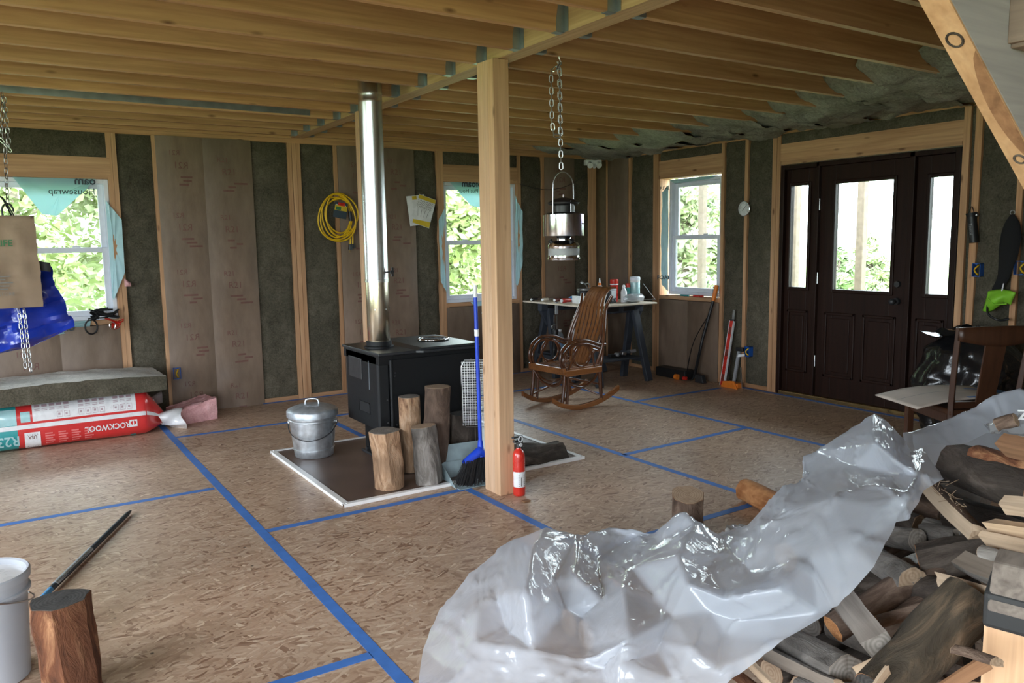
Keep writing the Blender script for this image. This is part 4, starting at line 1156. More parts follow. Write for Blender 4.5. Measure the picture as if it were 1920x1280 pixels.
# ================================================================== chains
def chain_links(root, pts, mat, wire=.0028, ln=.038, wd=.020, mesh_cache={}):
    """a run of separate oval links following pts (top to bottom), alternating by 90 degrees"""
    key = (wire, ln, wd)
    if key not in mesh_cache:
        mb = MB(); path = []
        for k in range(14):
            a = 2*PI*k/14; path.append((wd/2*math.cos(a)-.0*wire, 0, (ln/2-wd/2)*(1 if math.sin(a) >= 0 else -1)+wd/2*math.sin(a)))
        mb.tube(path, wire, 5, closed=True); me = mb.mesh('chain_link', 60); me.materials.append(mat); mesh_cache[key] = me
    me = mesh_cache[key]
    P = [Vector(p) for p in pts]; k = 0; carry = 0.0; step = ln-2*wire*1.15
    for a, b_ in zip(P[:-1], P[1:]):
        d = b_-a; L = d.length; d.normalize(); s = carry
        while s < L:
            o = link('chain_link', me, root, loc=tuple(a+d*s))
            o.rotation_mode = 'QUATERNION'
            o.rotation_quaternion = d.to_track_quat('Z', 'Y') @ Euler((0, 0, (k % 2)*PI/2+.6)).to_quaternion()
            s += step; k += 1
        carry = s-L

# ---- lantern chain from the joist, with a looped-back second run
lc = thing('hanging_chain', (2.64, 3.57, CZ), 'steel chain hanging from a ceiling joist and carrying the camping lantern', 'chain')
chain_links(lc, [(0,0,-.045),(.004,0,-.40),(.008,0,-.60)], M['steel'])
chain_links(lc, [(-.010,-.012,-.05),(-.055,0,-.09),(-.052,0,-.34),(-.04,0,-.42),(.0,-.01,-.425)], M['steel'])
chain_links(lc, [(.012,.010,-.05),(.014,.01,-.40)], M['steel'])
mb = MB(); mb.tube(smooth_path([(0,0,.03),(0,0,-.01),(.012,0,-.03),(0,0,-.045),(-.014,0,-.03)],16), .003, 6); mb.build('screw_hook', M['steel'], lc, smooth=60)

# ---- camping lantern
la = thing('camping_lantern', (2.662, 3.57, 1.352), 'chrome camping lantern with a purple-tinted metal collar hanging from the chain', 'lantern', rz=.3)
MB().lathe([(.080,0),(.088,.004),(.090,.012),(.088,.016),(.086,.018),(.086,.075),(.088,.08),(.078,.097),(.05,.108),(.03,.110)], 36).build('fuel_tank', M['chrome'], la, smooth=35)
MB().lathe([(.0865,.028),(.0872,.03),(.0872,.064),(.0865,.066)], 36, cap0=False, cap1=False).build('tank_band', M['grey'], la, smooth=40)
for a in (.3, 2.4, -1.9):
    MB().cyl((.06*math.cos(a),.06*math.sin(a),.094),(.08*math.cos(a),.08*math.sin(a),.112),.010,.013,12).build('valve_knob', M['iron'], la, smooth=40)
MB().lathe([(.040,.108),(.040,.145),(.036,.15)], 24).build('burner_frame', M['chrome'], la, smooth=40)
col = MB().lathe([(.112,.135),(.1125,.136),(.1125,.252),(.1115,.253),(.108,.252),(.108,.137)], 44, cap0=False, cap1=False)
pm, pnt, pb = nmat('purple_tinted_steel')
pb.inputs['Metallic'].default_value = 1.0; pb.inputs['Roughness'].default_value = .2
gx = pnt.nodes.new('ShaderNodeTexCoord'); sp_ = pnt.nodes.new('ShaderNodeSeparateXYZ'); pnt.links.new(gx.outputs['Object'], sp_.inputs[0])
mr_ = pnt.nodes.new('ShaderNodeMapRange'); mr_.inputs['From Min'].default_value = -.11; mr_.inputs['From Max'].default_value = .11; pnt.links.new(sp_.outputs[0], mr_.inputs['Value'])
pnt.links.new(ramp(pnt, mr_.outputs[0], [(0,(.62,.62,.62)),(.35,(.60,.60,.64)),(.55,(.42,.32,.62)),(.68,(.55,.50,.62)),(.85,(.7,.7,.7))]), pb.inputs['Base Color'])
co_ = col.build('heat_collar', pm, la, smooth=30)
MB().cyl((.03,-.1085,.20),(.03,-.115,.20),.004,.003,8).build('rivet', M['chrome'], co_)
MB().lathe([(.105,.245),(.107,.25),(.088,.262),(.075,.264),(.07,.262)], 36).build('top_plate', M['black'], la, smooth=40)
vt = MB().lathe([(.062,.262),(.062,.30),(.085,.31),(.088,.318),(.06,.335),(.02,.345),(.001,.347)], 32).build('ventilator', M['black'], la, smooth=40)
MB().cyl((0,0,.345),(0,0,.362),.006,.005,8).build('top_nut', M['chrome'], vt)
MB().box((-.035,-.075,.25),(-.005,-.072,.325)).build('collar_bracket', M['steel'], la, bevel=.001)
pts = [(-.098,0,.25)]+[(.095*math.cos(PI-PI*k/14), 0, .41+.075*math.sin(PI*k/14)) for k in range(15)]+[(.098,0,.25)]
MB().tube(smooth_path(pts, 40), .0032, 8).build('bail_handle', M['steel'], la, smooth=60)

# ---- left chain with hook and the two bags
ch = thing('hanging_chain', (0.115, 6.05, CZ), 'steel chain with an S-hook hanging in front of the left-hand window', 'chain')
chain_links(ch, [(0,0,-.02),(-.012,0,-.36),(-.025,0,-.70)], M['steel'])
chain_links(ch, [(-.03,.0,-.02),(-.028,-.008,-.30),(.012,-.008,-.36),(.008,-.006,-.02)], M['steel'])
chain_links(ch, [(-.02,-.13,-1.38),(-.012,-.13,-1.74)], M['chrome'])
chain_links(ch, [(.008,-.13,-1.38),(.016,-.13,-1.79)], M['chrome'])
mb = MB(); mb.tube(smooth_path([(-.055,0,-.80),(-.06,0,-.74),(-.045,0,-.705),(-.015,0,-.70),(.002,0,-.735),(-.002,0,-.745)],20), .006, 8); mb.build('hook', M['iron'], ch, smooth=60)

bag = thing('paper_bag', (0.06, 6.03, 1.09), 'brown paper shopping bag hanging from the chain hook at the left edge', 'bag', rz=.10)
def bagsurf(w0, w1, d0, d1, h, seed, crease):
    def fn(u, v):
        t = u*4; k = int(t) % 4; f_ = t-int(t); w_ = (w0+(w1-w0)*v)/2; d_ = (d0+(d1-d0)*v)/2
        C = [(-w_,-d_),(w_,-d_),(w_,d_),(-w_,d_)]; a = C[k]; b_ = C[(k+1) % 4]
        x = a[0]+(b_[0]-a[0])*f_; y = a[1]+(b_[1]-a[1])*f_
        n = crease*fbm((x*6+seed, y*6+v*3, seed+v*4), 1, 3)
        if k in (1, 3): x += (-1 if k == 1 else 1)*.03*v*math.sin(PI*f_)
        return (x+n*.6, y+n, v*h+.02*math.sin(u*9)*v*.3)
    return fn
fn = bagsurf(.34, .32, .12, .13, .58, 3, .02)
mb = MB(); mb.grid(fn, 48, 22, closed_u=True); n0 = len(mb.v)
mb.v.append((0,0,.0)); [mb.face((i*22, n0, ((i+1) % 48)*22)) for i in range(48)]
pb_ = mb.build('bag_body', M['paperbag'], bag, smooth=35); so = pb_.modifiers.new('thickness', 'SOLIDIFY'); so.thickness = .002
for s in (-1, 1):
    MB().tube(smooth_path([(-.05,s*.05,.56),(-.07,s*.035,.63),(-.04,0,.70),(.0,s*.01,.70),(.03,s*.035,.64),(.06,s*.05,.56)],20), .009, 6, flat=.5).build('handle', M['cloth'], bag, smooth=60)
text('LIFE', .055, M['inkgreen'], bag, (-.02,-.083,.41), (1,0,0), (0,0,1), bold=True)
for k, wd in enumerate((.15,.12,.16,.14,.13)): MB().box((-.15,-.080,.20-.02*k),(-.15+wd,-.078,.207-.02*k)).build('print', M['inkgrey'], bag)
text('STORE', .03, M['inkgrey'], bag, (-.03,-.082,.09), (1,0,0), (0,0,1))

bb = thing('blue_bag', (0.10, 6.20, .84), 'glossy blue tarpaulin bag hanging behind the paper bag', 'bag', rz=.15)
fn2 = bagsurf(.50, .36, .14, .10, .50, 9, .05)
mb = MB()
def blue(u, v):
    x, y, z = fn2(u, v); x += .06*(1-v)
    return (x, y, z*(1+.18*(x/.25)*(1-v)) + (.06*(x/.2) if v < .15 else .03*(x/.2)))
mb.grid(blue, 56, 24, closed_u=True); n0 = len(mb.v); mb.v.append((.05,0,-.03)); [mb.face((i*24, n0, ((i+1) % 56)*24)) for i in range(56)]
bo_ = mb.build('bag_body', M['bluebag'], bb, smooth=30); so = bo_.modifiers.new('thickness', 'SOLIDIFY'); so.thickness = .002
MB().grid(lambda u, v: (.05+.14*u, -.075+.01*math.sin(u*5), .50+.06*v-.03*u), 8, 4).build('folded_hem', M['black'], bb, smooth=60)
for s in (-1, 1):
    MB().tube(smooth_path([(-.08,s*.03,.48),(-.11,-.06,.66),(-.10,-.10,.84),(-.06,-.06,.70),(.03,s*.03,.48)],22), .012, 6, flat=.3).build('handle', M['cloth'], bb, smooth=60)

# ================================================================== things hung on the back wall
ec = thing('extension_cord', (2.79, 7.345, 1.76), 'coiled yellow extension cord hanging on the wall with its cardboard tag', 'cord')
rnd = random.Random(4)
for k in range(6):
    rx, rz = .125+.012*k, .165+.012*k; cx, cz = rnd.uniform(-.03,.03)-(.035 if k > 3 else 0), rnd.uniform(-.02,.03)-.01*k
    mb = MB(); mb.tube([(cx+rx*math.cos(a*PI/18), -.012-.006*k+.006*math.sin(a*PI/6+k), cz+rz*math.sin(a*PI/18)+.02*math.sin(a*PI/9+k)) for a in range(36)], .0075, 8, closed=True)
    mb.build('cord_loop', M['yellow'], ec, smooth=60)
mb = MB(); mb.tube(smooth_path([(.08,-.02,-.15),(.10,-.02,-.22),(.10,-.015,-.30)],10), .0075, 8); mb.tube(smooth_path([(.10,-.03,-.12),(.125,-.02,-.2),(.125,-.015,-.30)],10), .0075, 8); mb.build('cord_tail', M['yellow'], ec, smooth=60)
pg = MB().cyl((.10,-.015,-.29),(.10,-.015,-.345),.017,.022,12).cyl((.125,-.012,-.29),(.128,-.012,-.33),.015,.018,12).build('plug', M['black'], ec, smooth=40)
MB().box((.088,-.02,-.375),(.094,-.016,-.345)).build('prong', M['brass'], pg)
MB().cyl((.105,-.03,.02),(.11,-.035,-.07),.018,.022,10).build('socket_end', M['black'], ec, smooth=40)
tg = MB().obox((-.0,-.055,.03),(.13,.003,.15),Euler((0,.18,0))).build('cardboard_tag', M['ink'], ec)
MB().obox((.005,-.0575,.05),(.122,.001,.05),Euler((0,.18,0))).build('tag_print', M['yellowpk'], tg, label='yellow and green band of the tag')
MB().obox((.012,-.0578,.085),(.07,.001,.03),Euler((0,.18,0))).build('tag_print', M['red'], tg)
MB().obox((.004,-.0575,.068),(.10,.0008,.025),Euler((0,.18,0))).build('tag_print', M['whitefilm'], tg)
MB().obox((-.02,-.0582,.048),(.05,.001,.03),Euler((0,.18,0))).build('tag_print', M['inkgreen'], tg)
MB().box((.0,-.03,.17),(.012,.03,.182)).build('nail', M['steel'], ec)

for i, (lab, loc, ry, c2) in enumerate((('white and yellow packet hanging on the wall, the front one with a net drawing', (3.70,7.335,1.79), -.30, 1), ('plain white packet hanging half hidden behind the net-drawing packet', (3.63,7.352,1.80), .12, 0))):
    pk = thing('packet', loc, lab, 'packet', 'packets on the back wall')
    R_ = Euler((0, -ry, 0)).to_matrix()
    def pq(u, v, off=0): p = R_ @ Vector(((u-.5)*.20, 0, (v-.5)*.30)); bul = .014*math.sin(PI*u)*math.sin(PI*v); return (p.x, p.y-bul-off, p.z)
    mb = MB(); mb.grid(lambda u, v: pq(u, v), 10, 12); mb.grid(lambda u, v: (pq(u, v)[0], .004, pq(u, v)[2]), 10, 12)
    o = mb.build('pouch', M['whitefilm'], pk, smooth=60)
    if c2:
        MB().grid(lambda u, v: pq(u*.98+.01, .86+.13*v, .0015), 8, 4).build('yellow_band', M['yellowpk'], o, smooth=60)
        MB().grid(lambda u, v: pq(u*.98+.01, .01+.2*v*(.6+.4*u), .0015), 8, 4).build('yellow_band', M['yellowpk'], o, smooth=60)
        mb = MB()
        for k in range(5):
            for s in (-1, 1):
                for j in range(4):
                    u0, v0 = .1+.17*k, .55+.07*j; q0 = Vector(pq(u0, v0, .002)); q1 = Vector(pq(max(.02,min(.98,u0+s*.085)), v0+.07, .002)); mb.bar(q0, q1, .003, .001, up=(0,1,0))
        for k in range(4): mb.bar(pq(.2+.16*k,.28,.002), pq(.12+.2*k,.52,.002), .003, .001, up=(0,1,0))
        mb.build('net_drawing', M['inkgrey'], o)
    else:
        MB().grid(lambda u, v: pq(.3+.25*u, .86+.12*v, .0015), 6, 4).build('yellow_patch', M['yellowpk'], o, smooth=60)

wr = MB(); wr.tube(smooth_path([(4.90,7.375,2.10),(5.08,7.365,2.06),(5.30,7.35,2.045),(5.56,7.35,2.10),(5.84,7.37,2.24)],26), .003, 6)
tag(wr.build('sagging_wire', M['black'], None, smooth=60), 'thin dark wire sagging across the wall between window and corner', 'wire')
cl = thing('corner_light', (5.86, 7.28, 2.30), 'small white twin emergency light on the wall corner under the ceiling', 'light fixture', rz=-.3)
MB().box((-.10,-.02,.03),(.10,.05,.09)).build('housing', M['whitepl'], cl, bevel=.008)
for s in (-1, 1): MB().cyl((s*.05,-.01,.045),(s*.055,-.05,.02),.028,.034,18).build('lamp_head', M['whitepl'], cl, smooth=40)
MB().cyl((.0,-.02,.03),(0,-.04,.0),.02,.018,12).build('swivel', M['whitepl'], cl, smooth=40)

def ebox(loc, rz, label, wide=.06):
    e = thing('electrical_box', loc, label, 'electrical box', 'blue electrical boxes on the studs', rz=rz)
    mb = MB(); w_, h_, t = wide, .10, .004
    mb.box((-w_/2,-.03,-h_/2),(-w_/2+t,.04,h_/2)); mb.box((w_/2-t,-.03,-h_/2),(w_/2,.04,h_/2)); mb.box((-w_/2,-.03,-h_/2),(w_/2,.04,-h_/2+t)); mb.box((-w_/2,-.03,h_/2-t),(w_/2,.04,h_/2)); mb.box((-w_/2,.036,-h_/2),(w_/2,.04,h_/2))
    mb.build('shell', M['bluebox'], e)
    MB().tube(smooth_path([(-.008,.03,-.03),(.006,-.015,-.035),(-.008,-.035,0),(.008,-.02,.03),(.0,.03,.035)],18), .006, 6).build('cable', M['yellow'], e, smooth=60)
    for s in (-1, 1): MB().box((-.008,-.034,s*.045-.004),(.008,-.03,s*.045+.004)).build('screw_tab', M['bluebox'], e)
ebox((1.252, 7.38, .365), 0, 'blue electrical box with yellow cable low on the wall left of the kraft paper')
ebox((6.13, 5.20, .36), -PI/2, 'blue electrical box low on the wall below the round thermometer')
ebox((6.13, 3.07, 1.20), -PI/2, 'blue electrical box right of the door beside the trash bag')
ebox((6.13, 2.755, 1.22), -PI/2, 'wide blue electrical box at the right edge above the green cap', .11)

# thermometer
th = thing('dial_thermometer', (XR-.008, 5.285, 1.75), 'round white dial thermometer on the stud left of the door', 'thermometer')
def ringx(mb, prof, n=32):
    k0 = len(mb.v); mb.lathe(prof, n)
    for i in range(k0, len(mb.v)): x, y, z = mb.v[i]; mb.v[i] = (-z, y, x)
    return mb
ringx(MB(), [(.072,0),(.074,.006),(.074,.016),(.068,.018),(.066,.012)], 32).build('case', M['chrome'], th, smooth=40)
fc = ringx(MB(), [(.067,.009),(.067,.0125)], 32).build('face', M['dialwhite'], th)
mb = MB()
for k in range(30):
    a = -2.2+4.4*k/29+PI/2; l = .008 if k % 5 else .014
    mb.bar((-.0135,-.06*math.cos(a),.06*math.sin(a)),(-.0135,-(.06-l)*math.cos(a),(.06-l)*math.sin(a)),.0022,.001,up=(1,0,0))
for k, s in enumerate(('-40','-20','0','20','40','60','80','100','120')): pass
mb.build('scale_marks', M['ink'], fc)
MB().bar((-.0150,.02,-.02),(-.0150,-.035,.035),.004,.0015,up=(1,0,0)).build('pointer', M['ink'], fc)
for k, s in enumerate(('0','20','40','60','80','100')):
    a = -2.0+4.0*k/5+PI/2; text(s, .013, M['ink'], fc, (-.0135,.04*math.cos(a),.04*math.sin(a)), (0,-1,0), (0,0,1))

# right of the door: torch pouch, black tool bag, lime cap
fp = thing('torch', (XR-.03, 3.13, 1.62), 'black torch hanging on the stud right of the door', 'torch', rot=(-.14,0,0))
MB().cyl((0,0,-.22),(0,0,-.03),.032,.032,16).cyl((0,0,-.03),(0,0,.0),.032,.04,16).build('barrel', M['black'], fp, smooth=40)
MB().cyl((-.0,-.035,-.02),(-.0,-.045,-.02),.014,.012,12).build('switch', M['steel'], fp, smooth=40)
MB().tube(smooth_path([(0,.02,0),(.01,.0,.05),(0,-.02,.0)],10), .003, 6).build('wrist_loop', M['cloth'], fp)
text('Tactical', .028, M['grey'], fp, (-.0335,0,-.12), (0,0,-1), (0,-1,0))
tb = thing('tool_pouch', (XR-.05, 2.845, 1.60), 'long black fabric sheath hanging on a stud at the right edge', 'sheath')
mb = MB(); path = smooth_path([(0,-.01,0),(0,-.01,-.12),(0,.0,-.26),(0,.015,-.38),(.0,.03,-.46),(.0,.065,-.53),(.0,.085,-.555)],22)
rr = [.012,.03,.05,.062,.068,.07,.07,.068,.064,.058,.052,.048,.045,.042,.04,.037,.034,.032,.03,.028,.025,.018]
mb.tube(path, rr, 12, flat=.45, up=(1,0,0)); mb.build('sheath', M['cloth'], tb, smooth=60)
MB().tube([(0,-.01+.016*math.cos(a*PI/6),.012+.016*math.sin(a*PI/6)) for a in range(12)], .003, 6, closed=True).build('hanging_ring', M['steel'], tb)
lm = thing('lime_cap', (XR-.085, 2.845, 1.02), 'lime green mesh cap hanging beside the blue box at the right edge', 'cap')
mb = MB()
mb.grid(lambda u, v: (-.02-.06*math.sin(PI*v)*math.sin(PI*u), .10-.19*u+.03*v, .03-.22*(v**.9)*(.55+.45*math.sin(PI*min(1,u+.25)))*.75+.02*math.sin(PI*u)), 18, 14)
o = mb.build('crown', M['lime'], lm, smooth=60); so = o.modifiers.new('thickness', 'SOLIDIFY'); so.thickness = .004
MB().tube([(-.055,.08,-.02),(-.085,.02,-.06),(-.075,-.06,-.05)], .006, 6).build('reflective_band', M['lime'], lm, smooth=60)
MB().tube(smooth_path([(-.03,.09,-.05),(-.06,.07,-.13),(-.05,.0,-.17),(-.03,-.06,-.16)],14), .008, 6).build('head_strap', M['black'], lm, smooth=60)
MB().cyl((-.03,0,.03),(-.01,0,.09),.006,.004,8).build('hook', M['whitepl'], lm)
# sill 1: black and red straps
sb = thing('strap_bundle', (0.70, 7.345, .885), 'tangle of black and red straps on the left-hand window sill', 'straps')
rnd = random.Random(11)
for k in range(7):
    pts = [(rnd.uniform(-.10,.13), rnd.uniform(-.03,.04), rnd.uniform(.0,.08)) for _ in range(5)]
    MB().tube(smooth_path(pts, 22), .014, 6, flat=.35).build('black_strap', M['cloth'], sb, smooth=60)
MB().tube([(-.09+.045*math.cos(a*PI/9), -.045, -.06+.06*math.sin(a*PI/9)) for a in range(18)], .011, 8, closed=True, flat=.6).build('black_loop', M['black'], sb, smooth=60)
for k in range(4):
    pts = [(.02,-.02,.0),(.06+.02*k,-.05,-.01-.01*k),(.12+.01*k,-.05,-.07+.02*k),(.06,-.05,-.09+.015*k),(.10,-.04,-.02)]
    MB().tube(smooth_path(pts, 22), .010, 6, flat=.4).build('red_strap', M['red'], sb, smooth=60)
MB().tube([(.065+.022*math.cos(a*PI/8), -.058, -.06+.03*math.sin(a*PI/8)) for a in range(16)], .003, 6, closed=True).build('buckle', M['chrome'], sb)
pt = MB().grid(lambda u, v: (.89+.05*u, 7.375-.03*math.sin(PI*u)*math.sin(PI*v), 1.14+.07*v*(1-.6*u)), 8, 8).build('pink_tuft', M['pink'], None, smooth=60); tag(pt, 'small pink insulation tuft poking out beside the left-hand window', 'insulation')
# ================================================================== bentwood rocking chair (faces left, local +x is its rear)
rc = thing('rocking_chair', (4.235, 5.61, 0), 'varnished bentwood rocking chair with a tall slatted back in front of the worktable', 'rocking chair', rz=.06)
HB, VN, SL = M['hickory'], M['varnish'], M['slat']
for s in (-1, 1):
    y = s*.215
    pth = smooth_path([(-.37,y,.115),(-.28,y,.065),(-.14,y,.028),(.0,y,.024),(.16,y,.045),(.30,y,.09),(.40,y,.14)], 18)
    mb = MB(); k0 = 0
    for i, p in enumerate(pth):
        for dy, dz in ((-.016,-.022),(.016,-.022),(.016,.022),(-.016,.022)): mb.v.append((p.x, p.y+dy, p.z+dz))
    for i in range(len(pth)-1):
        for j in range(4): mb.face((4*i+j, 4*i+(j+1) % 4, 4*i+4+(j+1) % 4, 4*i+4+j))
    mb.face((3,2,1,0)); e = 4*(len(pth)-1); mb.face((e,e+1,e+2,e+3))
    mb.build('rocker', VN, rc, bevel=.004)
    MB().tube(smooth_path([(-.27,y,.06),(-.245,y,.22),(-.23,y,.38)],8), .016, 8).build('front_leg', HB, rc, smooth=60)
    MB().tube(smooth_path([(-.21,y*.97,.05),(-.195,y*.97,.22),(-.20,y*.97,.36)],8), .013, 8).build('front_leg', HB, rc, smooth=60)
    MB().tube(smooth_path([(.19,y,.055),(.175,y,.22),(.165,y,.40)],8), .017, 8).build('rear_leg', HB, rc, smooth=60)
    # arm: two parallel bent sticks arching from the seat front over to the rear
    for q, dz in ((0, 0), (1, -.032)):
        MB().tube(smooth_path([(-.235+.02*q,y,.33),(-.285+.03*q,y,.44+dz*.2),(-.255+.03*q,y,.545+dz),(-.15,y*1.05,.605+dz),(.0,y*1.08,.605+dz),(.12,y*1.08,.565+dz),(.225-.05*q,y*1.06,.548+dz)],26), .0135, 8).build('arm', HB, rc, smooth=60)
    MB().tube(smooth_path([(.16,y,.30),(.20,y,.44),(.19,y*1.05,.56)],8), .014, 8).build('arm_support', HB, rc, smooth=60)
    mb = MB(); mb.tube([(-.045+.10*math.cos(a*PI/14), y*1.02, .475+.095*math.sin(a*PI/14)) for a in range(28)], .0095, 8, closed=True); mb.build('arm_ring', HB, rc, smooth=60)
    mb = MB(); mb.tube(smooth_path([(-.20,y*1.02,.36),(-.06,y*1.02,.565),(.06,y*1.02,.52),(.10,y*1.02,.36)],16), .010, 8); mb.build('arm_bow', HB, rc, smooth=60)
    # back post, bowed outwards, doubled at the bottom
    MB().tube(smooth_path([(.13,s*.19,.33),(.17,s*.235,.50),(.215,s*.225,.66),(.265,s*.185,.82),(.30,s*.175,.90),(.335,s*.20,.975)],24), .0145, 8).build('back_post', HB, rc, smooth=60)
    MB().tube(smooth_path([(.12,s*.13,.42),(.17,s*.175,.52),(.20,s*.195,.62),(.25,s*.165,.78),(.295,s*.16,.88)],18), .011, 8).build('inner_post', HB, rc, smooth=60)
    # curved braces below the seat
    MB().tube(smooth_path([(-.23,y*.9,.33),(-.17,y*.9,.24),(-.02,y*.9,.19),(.12,y*.9,.24),(.17,y*.9,.33)],16), .011, 8).build('seat_bow', HB, rc, smooth=60)
    MB().tube(smooth_path([(-.24,y,.10),(-.05,0,.21),(.16,-y,.10)],12), .009, 8).build('cross_brace', HB, rc, smooth=60)
MB().tube(smooth_path([(-.24,-.2,.31),(-.225,-.12,.225),(-.22,0,.20),(-.225,.12,.225),(-.24,.2,.31)],18), .012, 8).build('front_bow', HB, rc, smooth=60)
MB().tube([(.16,-.21,.20),(.16,.21,.20)], .011, 8).build('stretcher', HB, rc, smooth=60)
MB().box((-.275,-.245,.325),(-.245,.245,.385)).build('front_rail', VN, rc, bevel=.006)
for s in (-1, 1): MB().box((-.245,s*.235-.014,.31),(.17,s*.235+.014,.365)).build('side_rail', VN, rc, bevel=.005)
MB().box((.15,-.235,.31),(.18,.235,.36)).build('rear_rail', VN, rc, bevel=.004)
for k in range(7):
    yc = -.195+.065*k; MB().box((-.25,yc-.027,.362),(.16,yc+.027,.376)).build('seat_slat', SL, rc, bevel=.003)
MB().tube(smooth_path([(.285,-.19,.865),(.30,0,.87),(.285,.19,.865)],10), .014, 8).build('top_rail', HB, rc, smooth=60)
MB().tube(smooth_path([(.15,-.22,.50),(.185,0,.505),(.15,.22,.50)],10), .012, 8).build('lower_rail', HB, rc, smooth=60)
for k in range(7):
    q = (k-3)/3
    P = smooth_path([(.10,q*.10,.35),(.15,q*.125,.48),(.205,q*.145,.62),(.255,q*.15,.76),(.285,q*.13,.88),(.335,q*.115,.985),(.395,q*.115,1.035),(.44,q*.125,1.04)], 26)
    mb = MB()
    for i, p in enumerate(P):
        d = (P[min(i+1,25)]-P[max(i-1,0)]).normalized(); n = Vector((-d.z, 0, d.x))
        w_ = .0165 if i < 17 else .0165+.0028*(i-17)/8
        for a, b_ in ((-1,-.0045),(1,-.0045),(1,.0045),(-1,.0045)): mb.v.append(tuple(p+Vector((0,a*w_,0))+n*b_))
    for i in range(25):
        for j in range(4): mb.face((4*i+j, 4*i+(j+1) % 4, 4*i+4+(j+1) % 4, 4*i+4+j))
    mb.face((3,2,1,0)); mb.face((100,101,102,103)); mb.build('back_slat', SL, rc, smooth=40)

# ================================================================== worktable: two sawhorses and a board
def sawhorse(y, label):
    r = thing('sawhorse', (5.30, y, 0), label, 'sawhorse')
    MB().box((-.40,-.035,.715),(.40,.035,.80)).build('top_beam', M['sawhorse'], r, bevel=.008)
    for k in range(3): MB().box((-.32+.22*k,-.038,.735),(-.16+.22*k,-.030,.775)).build('recess_shade', M['black'], r, bevel=.003)  # raised black blocks stand in for the shade of moulded recesses
    for sx in (-1, 1):
        for sy in (-1, 1):
            mb = MB(); mb.bar((sx*.28,sy*.03,.74),(sx*.33,sy*.20,.0),.075,.05,up=(0,sy,.2)); mb.build('leg', M['sawhorse'], r, bevel=.006)
        MB().box((sx*.325-.03,-.16,.20),(sx*.325+.03,.16,.24)).build('end_brace', M['sawhorse'], r, bevel=.004)
    MB().box((-.30,-.145,.235),(.30,.145,.255)).build('tray', M['sawhorse'], r, bevel=.004)
    for sx in (-1, 1): MB().prism([(sx*.26,.72),(sx*.40,.72),(sx*.31,.56)], 'y', -.02, .02).build('gusset', M['sawhorse'], r, bevel=.004)
    return r
sawhorse(6.28, 'dark grey folding sawhorse carrying the near end of the worktable')
sawhorse(7.02, 'dark grey folding sawhorse carrying the far end of the worktable by the wall')
tt = MB().box((-.47,-.60,0),(.42,.60,.016)).build('table_board', M['table'], None, bevel=.003, loc=(5.34,6.70,.802)); tag(tt, 'thin pale board laid on two sawhorses as a cluttered worktable', 'table')
TZ = .8185
def bottle(name, x, y, z, prof, mat, label, cat, parts=()):
    r = thing(name, (x, y, z), label, cat)
    MB().lathe(prof, 24).build('body', mat, r, smooth=35)
    for nm, pr, mt in parts: MB().lathe(pr, 20, cap0=False).build(nm, mt, r, smooth=35)
    return r
def screwdriver(x, y, rz, mh, label, L=.10, R=.017):
    r = thing('hand_tool', (x, y, TZ), label, 'hand tool', 'hand tools on the worktable', rz=rz)
    k0 = MB().tube([(-L/2,0,R),(-L/2+.01,0,R),(-.01,0,R),(.02,0,R),(L/2,0,R)], [R*.7,R,R*.95,R*.8,R*.9], 12).build('handle', mh, r, smooth=40)
    MB().cyl((L/2,0,R),(L/2+.10,0,R),.0045,.004,8).build('shaft', M['steel'], r, smooth=40)
    MB().cyl((-L/2-.012,0,R),(-L/2,0,R),R*.7,R*.75,12).build('end_cap', M['whitepl'], r, smooth=40)
screwdriver(4.955, 7.20, .5, M['black'], 'black-handled tool at the far left end of the worktable', .13)
screwdriver(4.985, 7.03, .3, M['cream'], 'wooden-handled tool second from the left on the worktable', .09, .02)
screwdriver(5.03, 6.88, .4, M['maroon'], 'small maroon-handled tool in the middle of the row on the worktable', .08, .02)
screwdriver(5.02, 6.70, .2, M['red'], 'thick dark red handled tool beside the white carton', .13, .025)
screwdriver(5.13, 6.92, 1.2, M['black'], 'black tool lying behind the maroon-handled one', .12, .015)
cy = MB().grid(lambda u, v: (.04*math.sin(PI*v)*math.cos(u*2*PI), .04*math.sin(PI*v)*math.sin(u*2*PI), .03-.03*math.cos(PI*v)), 14, 8, closed_u=True).build('blue_plug', M['cyan'], None, smooth=60, loc=(5.16,6.78,TZ)); tag(cy, 'small light blue plastic cap behind the dark red tool', 'cap')
bxx = thing('white_carton', (5.13, 6.52, TZ), 'low white cardboard carton on the worktable carrying a black box', 'box', rz=.0)
MB().box((-.09,-.10,0),(.09,.10,.075)).build('carton_body', M['whitepl'], bxx, bevel=.003); MB().box((-.092,-.102,.072),(.092,.102,.078)).build('carton_lid', M['whitepl'], bxx, bevel=.002)
bk2 = thing('black_case', (5.13, 6.52, TZ+.079), 'black round-edged tin on top of the white carton', 'tin')
MB().lathe([(.078,0),(.082,.005),(.082,.055),(.078,.06)], 28).build('tin', M['black'], bk2, smooth=40); MB().lathe([(.084,.058),(.085,.06),(.085,.07),(.08,.073)], 28).build('lid', M['steel'], bk2, smooth=40)
bottle('glue_bottle', 5.10, 6.33, TZ, [(.028,0),(.03,.005),(.03,.09),(.02,.12),(.012,.125)], M['grey'], 'grey squeeze bottle with a white nozzle in front of the black box', 'bottle', [('nozzle', [(.012,.125),(.014,.13),(.004,.17),(.001,.172)], M['whitepl'])])
